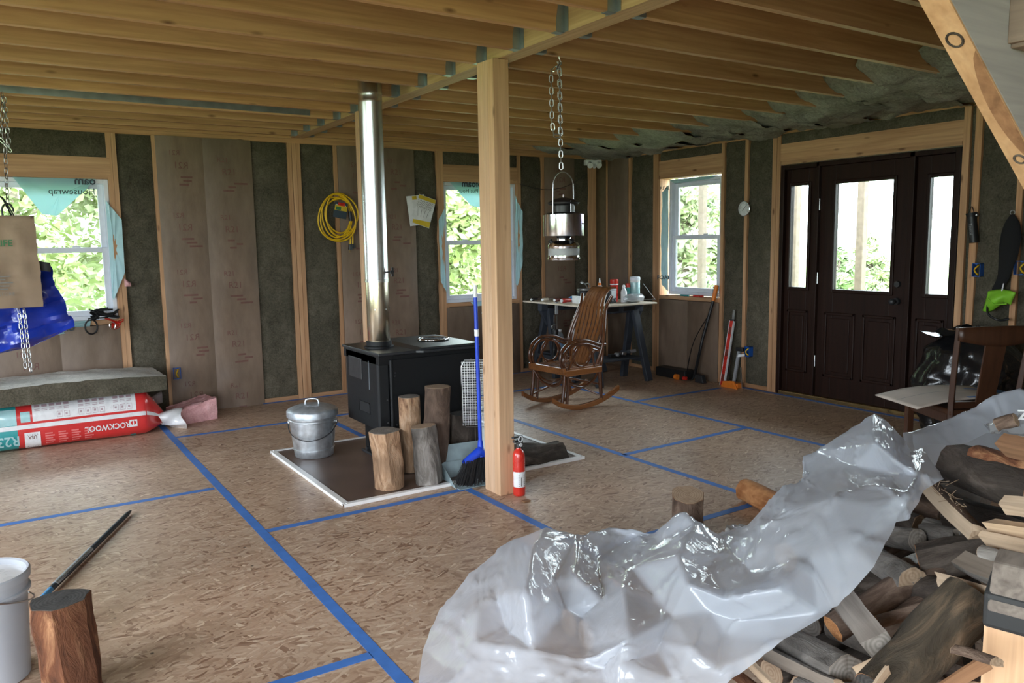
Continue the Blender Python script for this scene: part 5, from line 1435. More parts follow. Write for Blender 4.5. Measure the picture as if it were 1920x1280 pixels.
gb = bottle('glue_bottle', 5.20, 6.36, TZ, [(.034,0),(.036,.005),(.036,.15),(.028,.18),(.014,.19)], M['whitepl'], 'tall white glue bottle with a pointed orange-collared nozzle', 'bottle', [('collar', [(.016,.19),(.016,.21),(.012,.215)], M['orange']), ('nozzle', [(.010,.212),(.004,.26),(.001,.262)], M['whitepl']), ('red_label', [(.0365,.02),(.0368,.021),(.0368,.07),(.0365,.071)], M['red'])])
bottle('glue_bottle', 5.30, 6.48, TZ, [(.026,0),(.028,.005),(.028,.13),(.02,.16),(.012,.17)], M['whitepl'], 'white bottle with a red cap behind the tall glue bottle', 'bottle', [('cap', [(.014,.168),(.014,.20),(.010,.203)], M['red'])])
rd = thing('black_radio', (5.33, 6.34, TZ), 'small black box-shaped gadget behind the rocking chair top', 'gadget', rz=.3)
MB().box((-.06,-.035,0),(.06,.035,.15)).build('case', M['black'], rd, bevel=.008); MB().box((-.045,-.038,.05),(.045,-.034,.13)).build('front_panel', M['grey'], rd, bevel=.003); MB().box((-.061,-.036,.135),(.061,.036,.142)).build('trim_band', M['grey'], rd)
for s in (-1,1): MB().cyl((s*.025,-.038,.03),(s*.025,-.044,.03),.010,.009,12).build('dial', M['steel'], rd)
bottle('red_cup', 5.47, 6.45, TZ, [(.036,0),(.040,.004),(.042,.18),(.044,.185),(.044,.235),(.040,.24)], M['red'], 'red spray can standing behind the black gadget', 'can', [('cap_band', [(.0445,.18),(.045,.182),(.045,.19),(.0445,.192)], M['whitepl'])])
bottle('spray_nozzle_bottle', 5.50, 6.33, TZ, [(.030,0),(.032,.004),(.032,.11),(.018,.14),(.012,.15)], M['whitepl'], 'white trigger bottle beside the red can', 'bottle', [('trigger_head', [(.014,.15),(.016,.17),(.008,.185)], M['whitepl'])])
bw = thing('wire_strainer', (5.32, 6.72, TZ+.0), 'small metal clip handle standing up behind the black tin', 'clip')
MB().tube(smooth_path([(-.09,0,.20),(-.08,0,.215),(-.05,0,.20),(.0,0,.15),(.04,0,.0)],14), .006, 6).build('arm', M['steel'], bw, smooth=60)
MB().tube(smooth_path([(-.09,0,.20),(-.03,.01,.19),(.05,.02,.175),(.06,.02,.0)],14), .006, 6).build('arm', M['steel'], bw, smooth=60)
bottle('wipes_canister', 5.70, 6.38, TZ, [(.050,0),(.053,.004),(.053,.225),(.055,.228),(.055,.25),(.050,.255)], M['whitepl'], 'tall white wipes canister with blue and red label at the right of the worktable', 'canister', [('label', [(.0535,.03),(.0537,.031),(.0537,.20),(.0535,.201)], M['tealpale']), ('lid', [(.0555,.226),(.0565,.228),(.0565,.25),(.048,.26),(.001,.262)], M['vinyl'])])
bottle('spray_can', 5.62, 6.40, TZ, [(.022,0),(.024,.003),(.024,.15),(.016,.165)], M['teal'], 'slim teal can with a red cap left of the wipes canister', 'can', [('cap', [(.0245,.15),(.0245,.19),(.02,.193),(.001,.194)], M['red'])])
cbg = thing('plastic_bag', (5.56, 6.24, TZ), 'crumpled clear plastic bag of small parts on the worktable', 'bag')
mb = MB(); mb.grid(lambda u, v: (.14*math.sin(PI*v)*math.cos(u*2*PI)*(1+.2*fbm((u*5,v*5,1))), .07*math.sin(PI*v)*math.sin(u*2*PI), .045-.045*math.cos(PI*v)+.025*fbm((u*7,v*7,4))*math.sin(PI*v)), 26, 14, closed_u=True)
mb.build('film', M['clearbag'], cbg, smooth=30)
MB().grid(lambda u, v: (.10*math.sin(PI*v)*math.cos(u*2*PI), .05*math.sin(PI*v)*math.sin(u*2*PI), .028-.027*math.cos(PI*v)), 14, 8, closed_u=True).build('contents', M['grey'], cbg, smooth=60)
pn = thing('bar_clamp', (4.93, 6.74, .79), 'black ratchet clamps hanging from the left edge of the worktable', 'clamp')
MB().box((-.02,-.012,-.09),(.01,.012,.04)).build('jaw', M['grey'], pn, bevel=.003)
for k, (y, z) in enumerate(((-.02,-.26),(.03,-.27))): MB().box((-.02,y-.005,z-.02),(-.012,y+.005,-.10)).build('steel_bar', M['steel'], pn)
mb = MB(); mb.tube(smooth_path([(-.02,0,-.25),(-.03,.0,-.34),(-.02,.02,-.45),(-.045,.0,-.52),(-.06,-.03,-.58)],16), [.03,.035,.03,.035,.03,.035,.03,.035,.03,.028,.026,.024,.022,.02,.018,.012], 10); mb.build('grip', M['black'], pn, smooth=60)
MB().tube(smooth_path([(0,.0,-.20),(-.06,.0,-.21),(-.07,-.01,-.24)],8), .008, 6).build('trigger', M['steel'], pn, smooth=60)
# on the lower trays
bottle('water_bottle', 5.10, 6.92, .257, [(.036,0),(.04,.005),(.04,.17),(.034,.20),(.016,.225),(.016,.235)], M['clearbottle'], 'clear plastic bottle with a white cap on the sawhorse tray', 'bottle', [('cap', [(.018,.232),(.018,.255),(.001,.256)], M['whitepl']), ('liquid', [(.001,.008),(.037,.01),(.037,.12),(.001,.121)], M['cyan'])])
bottle('jug', 5.33, 6.98, .257, [(.04,0),(.045,.004),(.045,.20),(.02,.25),(.02,.26)], M['whitepl'], 'white jug with a black cap behind the rocking chair slats', 'bottle', [('cap', [(.022,.258),(.022,.285),(.001,.287)], M['black'])])
tl = thing('tool_pile', (5.42, 6.27, .257), 'dark odds and ends lying on the near sawhorse tray', 'tools')
for k in range(5): MB().obox((-.12+.06*k, .02*math.sin(k*3), .02+.006*k), (.10,.05,.03), Euler((.1*k,.05,.7*k))).build('odd_piece', [M['black'],M['grey'],M['steel'],M['sawhorse'],M['clearbag']][k], tl, bevel=.004)
rodb = MB().cyl((5.70,6.36,.835),(5.92,6.30,.828),.006,.006,8).cyl((5.915,6.30,.83),(5.80,6.36,1.0),.002,.002,6); tag(rodb.build('square_rod', M['steel'], None, smooth=40), 'thin metal rod and wire sticking out at the right end of the worktable', 'rod')

# ================================================================== tools by the right wall
fl_ = thing('flooring_axe', (5.985, 5.70, 0.0), 'long black-handled splitting maul with an orange grip leaning under the right-wall window', 'axe')
MB().tube([(-.02,.06,.05),(.03,.0,.45),(.085,-.085,.84)], .016, 10).build('shaft', M['black'], fl_, smooth=60)
MB().tube([(.085,-.085,.84),(.10,-.105,.96),(.105,-.11,1.0)], [.02,.022,.02], 10).build('grip', M['orange'], fl_, smooth=60)
MB().prism([(-.09,.0),(.03,.0),(.04,.09),(-.06,.08)], 'x', -.045, .01).build('head', M['iron'], fl_, bevel=.008)
MB().tube(smooth_path([(.07,-.06,.72),(.0,.09,.42),(-.04,.14,.12),(-.06,.12,.03),(-.06,.04,.04),(-.03,.02,.2),(.04,.0,.5)],26), .010, 6, flat=.4).build('sling', M['cloth'], fl_, smooth=60)
lv = thing('spirit_level', (5.985, 5.40, 0.012), 'red spirit level with white edges leaning against the wall', 'level')
ax = Vector((.115,-.012,.63)).normalized(); 
mb = MB(); mb.bar((0,0,.0),(.115,-.012,.64),.05,.022,up=(-1,0,.2)); mb.build('body', M['red'], lv, bevel=.002)
for s in (-1, 1):
    mb = MB(); mb.bar((0,s*.024,.0),(.115,-.012+s*.024,.64),.005,.026,up=(-1,0,.2)); mb.build('edge_rail', M['whitepl'], lv)
for t in (.12, .5, .85): 
    c = Vector((.115*t,-.012*t,.64*t)); MB().obox(tuple(c+Vector((-.012,0,.002))), (.004,.03,.07), Euler((0,.18,0))).build('vial_window', M['maroon'], lv, bevel=.001)
MB().obox((.117,-.012,.645),(.024,.054,.02),Euler((0,.18,0))).build('end_cap', M['black'], lv, bevel=.003)
sqr = thing('carpenters_square', (6.04, 5.34, 0), 'grey metal straightedge standing behind the red level', 'straightedge')
MB().bar((.0,.05,0),(.075,.04,.76),.03,.004,up=(-1,0,.1)).build('blade', M['steel'], sqr)
ng = thing('caulking_gun', (6.02, 5.31, 0), 'caulking gun with grey handle and orange base beside the level', 'tool')
MB().box((-.03,-.10,0),(.03,.08,.05)).build('foot', M['orange'], ng, bevel=.006)
MB().prism([(-.11,.0),(.10,.0),(.07,.06),(-.06,.075)], 'x', -.05, -.03).build('orange_flap', M['orange'], ng, bevel=.003)
MB().bar((.03,.0,.05),(.08,-.02,.38),.03,.02,up=(-1,0,.1)).build('frame', M['grey'], ng, bevel=.002)
MB().box((.04,-.09,.36),(.075,.0,.40)).build('grip', M['black'], ng, bevel=.006)
MB().prism([(-.02,.30),(-.10,.315),(-.10,.34),(-.03,.33)], 'x', .05, .07).build('lever', M['whitepl'], ng, bevel=.003)
MB().bar((.06,-.06,.20),(.02,-.115,.0),.008,.008,up=(1,0,0)).build('stand_leg', M['steel'], ng)
cr = thing('charger', (5.98, 6.06, 0), 'dark tool case with orange ends on the floor under the right-wall window', 'case')
MB().box((-.05,-.20,0),(.09,.24,.10)).build('case_body', M['black'], cr, bevel=.01); MB().cyl((-.07,-.12,.03),(-.07,-.08,.03),.03,.03,12).build('orange_wheel', M['orange'], cr, smooth=40); MB().cyl((-.07,-.24,.03),(-.07,-.20,.03),.02,.02,12).build('orange_wheel', M['red'], cr, smooth=40)
jar = bottle('jar', XR+.015, 5.665, W3[2]+.001, [(.03,0),(.032,.004),(.032,.09),(.026,.10),(.026,.11)], M['clearbottle'], 'clear glass jar on the right-wall window sill', 'jar', [('lid', [(.028,.108),(.028,.12),(.001,.121)], M['steel'])])
kf = thing('utility_knife', (XR+.012, 5.90, W3[2]), 'red utility knife lying on the right-wall window sill', 'knife'); MB().box((-.012,-.07,0.001),(.012,.07,.022)).build('handle', M['red'], kf, bevel=.004); MB().prism([(-.01,.07),(.01,.07),(0,.10)], 'z', .008, .011).build('blade', M['steel'], kf)
kg = thing('putty_knife', (XR+.018, 6.10, W3[2]), 'teal-handled scraper lying on the right-wall window sill', 'scraper'); MB().box((-.01,-.06,0.001),(.01,.06,.018)).build('handle', M['teal'], kg, bevel=.004); MB().box((-.02,.06,.006),(.02,.13,.008)).build('blade', M['steel'], kg)

# ================================================================== insulation bag, slab, pink block
rb = thing('insulation_bag', (0, 0, 0), 'long red and teal plastic bag of mineral wool lying by the left-hand window', 'insulation bag')
BXa, BXb, BYc, BD, BH = -0.55, 0.93, 6.875, .215, .352
def bagxs(x, a, off=0.0):
    """surface of the stuffed bag: superellipse section along x; a in radians, 0 = top, pi/2 = front"""
    t = 1.0
    if x > BXb-.05: t = max(.12, 1-((x-(BXb-.05))/.20)**1.3)
    sa, ca = math.sin(a), math.cos(a)
    e = 1/(abs(sa)**4+abs(ca)**4)**.25
    yy = -e*sa*(BD*t+off)*(1+.012*fbm((x*5, sa*2, ca*2)))
    zz = e*ca*((BH/2)*t+off)
    zc = BH/2 - (1-t)*.05*2
    z = zc+zz*(1+.02*fbm((x*3, sa, ca+7)))
    return (x, BYc+yy, max(.002, z))
def bagpatch(nm, xa, xb, aa, ab, mat, off, nu=20, na=14, par=None):
    return MB().grid(lambda u, v: bagxs(xa+(xb-xa)*u, aa+(ab-aa)*v, off), nu, na).build(nm, mat, par or rb, smooth=60)
bagpatch('red_wrapping', .03, BXb+.13, 0, 2*PI, M['redpl'], 0, 50, 64)
bagpatch('teal_wrapping', BXa, .03, 0, 2*PI, M['teal'], 0.0005, 30, 64)
bagpatch('wrapping_end', BXa-.001, BXa+.001, 0, 2*PI, M['teal'], -.0, 2, 64)
FA = PI/2
bagpatch('label_panel', .13, .82, FA-.86, FA-.22, M['whitefilm'], .0022)
bagpatch('white_stripe', -.55, 1.03, FA-.12, FA+.06, M['whitefilm'], .0022, 50, 6)
bagpatch('pale_stripe', -.55, .03, FA-.72, FA-.14, M['tealpale'], .0018, 20, 8)
bagpatch('small_tag', .055, .115, FA-.60, FA-.22, M['tealpale'], .0025, 6, 6)
bagpatch('usa_badge', .07, .17, FA+.22, FA+.86, M['whitefilm'], .0025, 6, 10)
bagpatch('logo_patch', .765, .82, FA+.20, FA+.48, M['whitefilm'], .0025, 6, 8)
bagpatch('green_tab', .77, .81, FA+.80, FA+.92, M['teal'], .0025, 6, 4)
mb = MB()                       # pictogram rows on the label panel
for k in range(14):
    xa = .145+.047*k
    if k in (5, 10): continue
    mb.grid(lambda u, v: bagxs(xa+.034*u, FA-.82+.10*v, .0032), 4, 4)
    for q in range(2): mb.grid(lambda u, v: bagxs(xa+.034*u, FA-.66+.05*q+.02*v, .0032), 4, 2)
    if k > 2:
        for (ua, ub, va, vb) in ((0,.036,0,.015),(0,.036,.20,.215),(0,.002,0,.21),(.034,.036,0,.21),(.008,.022,.06,.14)):
            mb.grid(lambda u, v: bagxs(xa+ua+(ub-ua)*u, FA-.50+va+(vb-va)*v, .0032), 4, 4)
mb.build('label_print', M['greyprint'], rb)
mb = MB()
for k in range(4):
    for q in range(5): mb.grid(lambda u, v: bagxs(.20+.085*k+.06*u*(1 if q % 2 else .8), FA+.30+.09*q+.05*v, .0028), 6, 2)
mb.build('faint_print', M['pinkprint'], rb)
def onbag(xc, ac):
    return lambda x, y: Vector(bagxs(xc+x, ac-y/.17, .0036))
def bagtext(s, size, mat, xc, ac, bold=True):     # the bag lies upside down, so its lettering does too
    f_ = onbag(xc, ac); text(s, size, mat, rb, (0,0,0), (1,0,0), (0,0,1), bold=bold, fn=lambda x, y: f_(-x, -y))
bagtext('ROCKWOOL', .052, M['whitefilm'], .615, FA+.36)
bagtext('USA', .030, M['redprint'], .12, FA+.40); bagtext('* * * * *', .022, M['ink'], .12, FA+.74); bagtext('* * * * *', .022, M['ink'], .12, FA+.27)
bagtext('R23', .088, M['tealpale'], -.03, FA+.46)
mb = MB()
for k, s in enumerate((-1, 1)):
    mb.grid(lambda u, v: bagxs(.7925+s*(.004+.016*u), FA+.24+.18*v*(1-.55*u)+.04*u, .0033), 5, 5)
mb.build('leaf_logo', M['redpl'], rb)
mb = MB()                       # gathered white tail at the right end
mb.grid(lambda u, v: (1.0+.17*v+.02*math.sin(u*12), 6.80+.06*math.cos(u*2*PI)*(1+1.2*v)+.02*math.sin(u*22+v*6), .10+.05*math.sin(u*2*PI)*(1+.7*v)-.035*v+.012*math.sin(u*17+v*5)), 40, 10, closed_u=True)
o = mb.build('gathered_tail', M['whitefilm'], rb, smooth=30)
mb = MB(); mb.grid(lambda u, v: (.97+.09*v, 7.02+.03*math.cos(u*2*PI)*(1+v)+.012*math.sin(u*15), .20+.03*math.sin(u*2*PI)*(1+.6*v)+.03*v), 24, 6, closed_u=True); mb.build('gathered_tail', M['clearbag'], rb, smooth=30)

sl = thing('insulation_slab', (0.25, 6.86, .357), 'grey mineral wool slab lying on top of the red bag', 'insulation slab', rz=.03)
seed = 5
def slab(u, v):
    x = -.75+1.53*u; y = -.31+.60*v
    return x, y, .105+.02*math.sin(PI*u*.9)+.028*u*(1-u)*4*.5+.008*fbm((x*9, y*9, 2), 1, 4)
mb = MB(); mb.grid(lambda u, v: (slab(u, v)[0], slab(u, v)[1]+.012*fbm((slab(u,v)[0]*6, v, 4))*(1 if v < .05 else 0), slab(u, v)[2]), 60, 22)
mb.build('top_face', M['slabtop_lit'], sl, smooth=60)
mb = MB()
def side(u, v):      # walk round the edge
    per = [(0,0,1,0),(1,0,1,1),(1,1,0,1),(0,1,0,0)]; t = u*4; k = min(3, int(t)); f_ = t-k; a = per[k]
    uu = a[0]+(a[2]-a[0])*f_; vv = a[1]+(a[3]-a[1])*f_; x, y, z = slab(uu, vv); b0 = .0015+.03*max(0, (uu-.55))*0
    return (x+.004*fbm((x*20, y*20, v*5)), y+.004*fbm((x*20, v*7, 3))+(.012*fbm((x*6, 0 if vv < .05 else vv, 4)) if vv < .05 else 0), b0+(z-b0)*v)
mb.grid(side, 120, 6); mb.box((-.74,-.30,.001),(.77,.28,.09)); mb.build('cut_edge', M['rockwool'], sl, smooth=60)

pk = thing('pink_insulation', (1.29, 7.02, 0), 'pink glass wool block on the floor behind the red bag', 'insulation', rz=.28)
mb = MB()
def pinkf(u, v):
    t = u*4; k = int(t) % 4; f_ = t-int(t); C = [(-.17,-.11),(.17,-.11),(.17,.11),(-.17,.11)]; a = C[k]; b_ = C[(k+1) % 4]
    x = a[0]+(b_[0]-a[0])*f_; y = a[1]+(b_[1]-a[1])*f_; n = .012*fbm((x*14, y*14, v*4), 1, 4)
    return (x+n, y+n, .001+v*(.155+.03*(x/.17))+.5*n*v)
mb.grid(pinkf, 64, 14, closed_u=True); mb.build('wool_sides', M['pink'], pk, smooth=60)
MB().grid(lambda u, v: (-.17+.34*u, -.11+.22*v, .155+.03*(2*u-1)+.014*fbm((u*5, v*4, 2), 1, 4)*1.0), 20, 14).build('wool_top', M['pink'], pk, smooth=60)
# ================================================================== stairs seen from underneath
sr = thing('staircase', (1.357, .80, 1.851), 'wooden staircase with an open stringer rising over the upper right corner', 'staircase')
sl_ = .755                         # fall per metre towards +x
def stringer(ya, yb):
    n = 10; xs0 = -1.35; ang = math.atan(sl_); hgt = .285/math.cos(ang)
    low = [(xs0, -sl_*xs0), (2.2, -sl_*2.2)]
    top = []
    for k in range(n+4):
        x = 2.2-k*.255
        if x < xs0: break
        top += [(x, -sl_*x+hgt-.05), (x, -sl_*x+hgt-.05+.15) if k else (x, -sl_*x+hgt-.05)]
    poly = low+[(2.2, -sl_*2.2+hgt), (xs0, -sl_*xs0+hgt)]
    return poly
for ya, yb in ((-.045, 0.0), (-1.06, -1.015)):
    st_ = MB().prism(stringer(ya, yb), 'y', ya, yb).build('stringer', M['stair_side'], sr, bevel=.004)
    ed = MB(); L0 = Vector((-1.35, (ya+yb)/2, sl_*1.35-.002)); L1_ = Vector((2.2, (ya+yb)/2, -sl_*2.2-.002))
    ed.bar(L0, L1_, yb-ya+.001, .004, up=(sl_, 0, 1)); ed.build('bottom_edge', M['stair'], st_)
for x_, w_ in ((.075, .016), (.33, .012)):      # knots and bark edge on the underside of the stringer
    c_ = Vector((x_, -.022, -sl_*x_-.0045)); t_ = Vector((1, 0, -sl_)).normalized()
    MB().tube([tuple(c_+t_*w_*math.cos(a*PI/9)+Vector((0, w_*.8*math.sin(a*PI/9), 0))) for a in range(18)], .0025, 6, closed=True).build('knot', M['bark_dark'], sr, smooth=60)
mb = MB(); mb.grid(lambda u, v: (.10+.24*u, -.045+.028*v*math.sin(PI*u)**.6, -sl_*(.10+.24*u)-.0048), 20, 4); mb.build('bark_edge', M['split_brown'], sr)
for k in range(11):
    xk = -1.10+.2615*k; zk = -sl_*xk+.10
    MB().box((xk, -1.02, zk), (xk+.038, -.045, zk+.19)).build('riser', M['stair_dark'], sr, bevel=.002)
    MB().box((xk-.25, -1.02, zk+.19), (xk+.04, -.045, zk+.228)).build('tread', M['stair_dark'], sr, bevel=.003)

# ================================================================== brown dining chair seen from behind
dc = thing('dining_chair', (4.74, 2.30, 0), 'dark brown wooden dining chair with a splat back in front of the trash bag', 'chair', rz=-.52)
CW = M['chairwood']
for s in (-1, 1):
    MB().tube(smooth_path([(s*.185,.03,0),(s*.19,.0,.22),(s*.195,0,.45),(s*.205,-.03,.70),(s*.215,-.07,.94)],14), .021, 4).build('back_post', CW, dc, bevel=.003)
    MB().bar((s*.20,.42,0),(s*.205,.41,.43),.04,.04,up=(0,1,0)).build('front_leg', CW, dc, bevel=.003)
    MB().box((s*.195-.012,.02,.37),(s*.195+.012,.41,.43)).build('side_apron', CW, dc, bevel=.002)
    MB().box((s*.19-.01,.03,.15),(s*.19+.01,.41,.18)).build('side_stretcher', CW, dc, bevel=.002)
mb = MB(); mb.grid(lambda u, v: (-.225+.45*u, -.085-.02*math.sin(PI*u)+.012*v*0, .835+.105*v-.03*(2*u-1)**2*(1-v)*0+(.03*(1-math.sin(PI*u)) if v < .5 else .008*math.sin(PI*u))), 18, 4)
o = mb.build('crest_rail', CW, dc, smooth=40); so = o.modifiers.new('thickness', 'SOLIDIFY'); so.thickness = .026; so.offset = 0
mb = MB(); mb.prism([(-.055,.47),(.055,.47),(.062,.86),(-.062,.86)], 'y', -.006, .006)
for i, (x, y, z) in enumerate(mb.v): mb.v[i] = (x, y-.09*((z-.45)/.45)**1.4+.0, z)
mb.build('back_splat', CW, dc, bevel=.002)
MB().box((-.19,-.01,.46),(.19,.014,.50)).build('lower_back_rail', CW, dc, bevel=.003)
MB().box((-.21,-.015,.42),(.21,.43,.455)).build('seat', CW, dc, bevel=.01); MB().box((-.20,.395,.37),(.20,.42,.43)).build('front_apron', CW, dc, bevel=.002)

cd = thing('cardboard_sheet', (4.90, 2.50, .458), 'bowed sheet of brown cardboard with blue tape lying on the dining chair seat', 'cardboard', rz=-.45)
def cbf(u, v, o=0): 
    x = -.44+.80*u; y = -.20+.42*v; return (x, y, .012+.04*math.sin(PI*min(1,u*.9+.05))-.02*max(0,.25-u)*4*.6+o)
mb = MB(); mb.grid(lambda u, v: cbf(u, v), 24, 10); o = mb.build('board', M['cardboard'], cd, smooth=60); so = o.modifiers.new('thickness', 'SOLIDIFY'); so.thickness = .008
MB().grid(lambda u, v: cbf(.42+.5*u, .02+.08*v, .0022), 12, 3).build('blue_tape', M['tape'], cd, smooth=60)
MB().grid(lambda u, v: cbf(.80+.18*u, .02+.9*v, .003), 4, 10).build('blue_tape', M['tape'], cd, smooth=60)
MB().grid(lambda u, v: cbf(.62+.3*u, .62+.06*v, .0022), 10, 3).build('blue_tape', M['tape'], cd, smooth=60)
MB().grid(lambda u, v: cbf(.02+.9*u, .52+.012*v, .0018), 12, 2).build('fold_crease', M['inkgrey'], cd, smooth=60)

tb_ = thing('trash_bag', (5.80, 2.93, 0), 'stuffed black plastic trash bag standing against the wall right of the door', 'trash bag')
mb = MB()
def tr(u, v):
    a = u*2*PI; z = .80*v; r = .33*(.75+.35*math.sin(PI*min(1, v*.9+.12)))*(1 if v < .8 else 1-.75*((v-.8)/.2)**1.5)
    n = 1+.16*fbm((math.cos(a)*2, math.sin(a)*2, z*4), 1, 4)-.08*abs(fbm((math.cos(a)*5, math.sin(a)*5, z*8), 1, 2))
    return (.85*r*n*math.cos(a), r*n*math.sin(a), max(.003, z*(1+.05*fbm((a, z*3, 3)))))
mb.grid(tr, 72, 44, closed_u=True); k0 = len(mb.v); mb.v.append((0,0,.003)); [mb.face((i*44, k0, ((i+1) % 72)*44)) for i in range(72)]
mb.build('stuffed_body', M['trash'], tb_, smooth=40)
mb = MB(); mb.grid(lambda u, v: (.0+.10*math.cos(u*2*PI)*(.4+1.2*v)-.12*v, .12*v+.10*math.sin(u*2*PI)*(.4+1.4*v), .74+.06*v+.03*math.sin(u*14+v*3)-.05*(v>.6)*abs(math.sin(u*5))), 40, 8, closed_u=True); mb.build('gathered_neck', M['trash'], tb_, smooth=30)

# ================================================================== bottom-left: pail, log, rod
pl = thing('white_pail', (-.135, 3.12, 0), 'white plastic pail with rim at the bottom left corner', 'pail')
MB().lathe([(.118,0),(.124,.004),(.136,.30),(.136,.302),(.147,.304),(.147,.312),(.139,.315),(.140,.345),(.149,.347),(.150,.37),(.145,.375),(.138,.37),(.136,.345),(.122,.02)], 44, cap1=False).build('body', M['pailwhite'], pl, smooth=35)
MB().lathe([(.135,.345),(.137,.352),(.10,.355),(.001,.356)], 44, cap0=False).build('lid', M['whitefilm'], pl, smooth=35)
mb = MB(); mb.tube([(.153*math.cos(a), .153*math.sin(a), .30-.05*math.sin(a+1)) for a in [-1.9+.1*k for k in range(26)]], .003, 6); mb.build('bail_handle', M['steel'], pl, smooth=60)
make_log('standing_log', (.095,2.80,.0),(.082,2.81,.345),.086,'round',B['bark_rust'],B['split_brown'],B['end_dark'],'charred rust-coloured log standing beside the white pail','log', rnoise=.14)
rod = thing('paint_pole', (.27, 4.2, .012), 'dark rod with a blue tip lying on the floor at the left', 'rod')
A0 = Vector((-.235,-.52,.006)); A1 = Vector((.235,.49,.004)); dv = (A1-A0)
MB().tube([tuple(A0+dv*t) for t in (.10,.3,.6,.8,.97)], [.013,.014,.013,.013,.012], 10).build('shaft', M['ink'], rod, smooth=60)
MB().tube([tuple(A0+dv*.14+Vector((0,0,.003))), tuple(A0+dv*.5+Vector((0,0,.003)))], [.0128,.0128], 8).build('worn_sleeve', M['galvdull'], rod, smooth=60)
MB().tube([tuple(A0), tuple(A0+dv*.11)], [.010,.013], 10).build('blue_tip', M['cyan'], rod, smooth=60)
MB().tube([tuple(A0+dv*.97), tuple(A1+dv*.02)], [.012,.004], 10).build('point', M['ink'], rod, smooth=60)
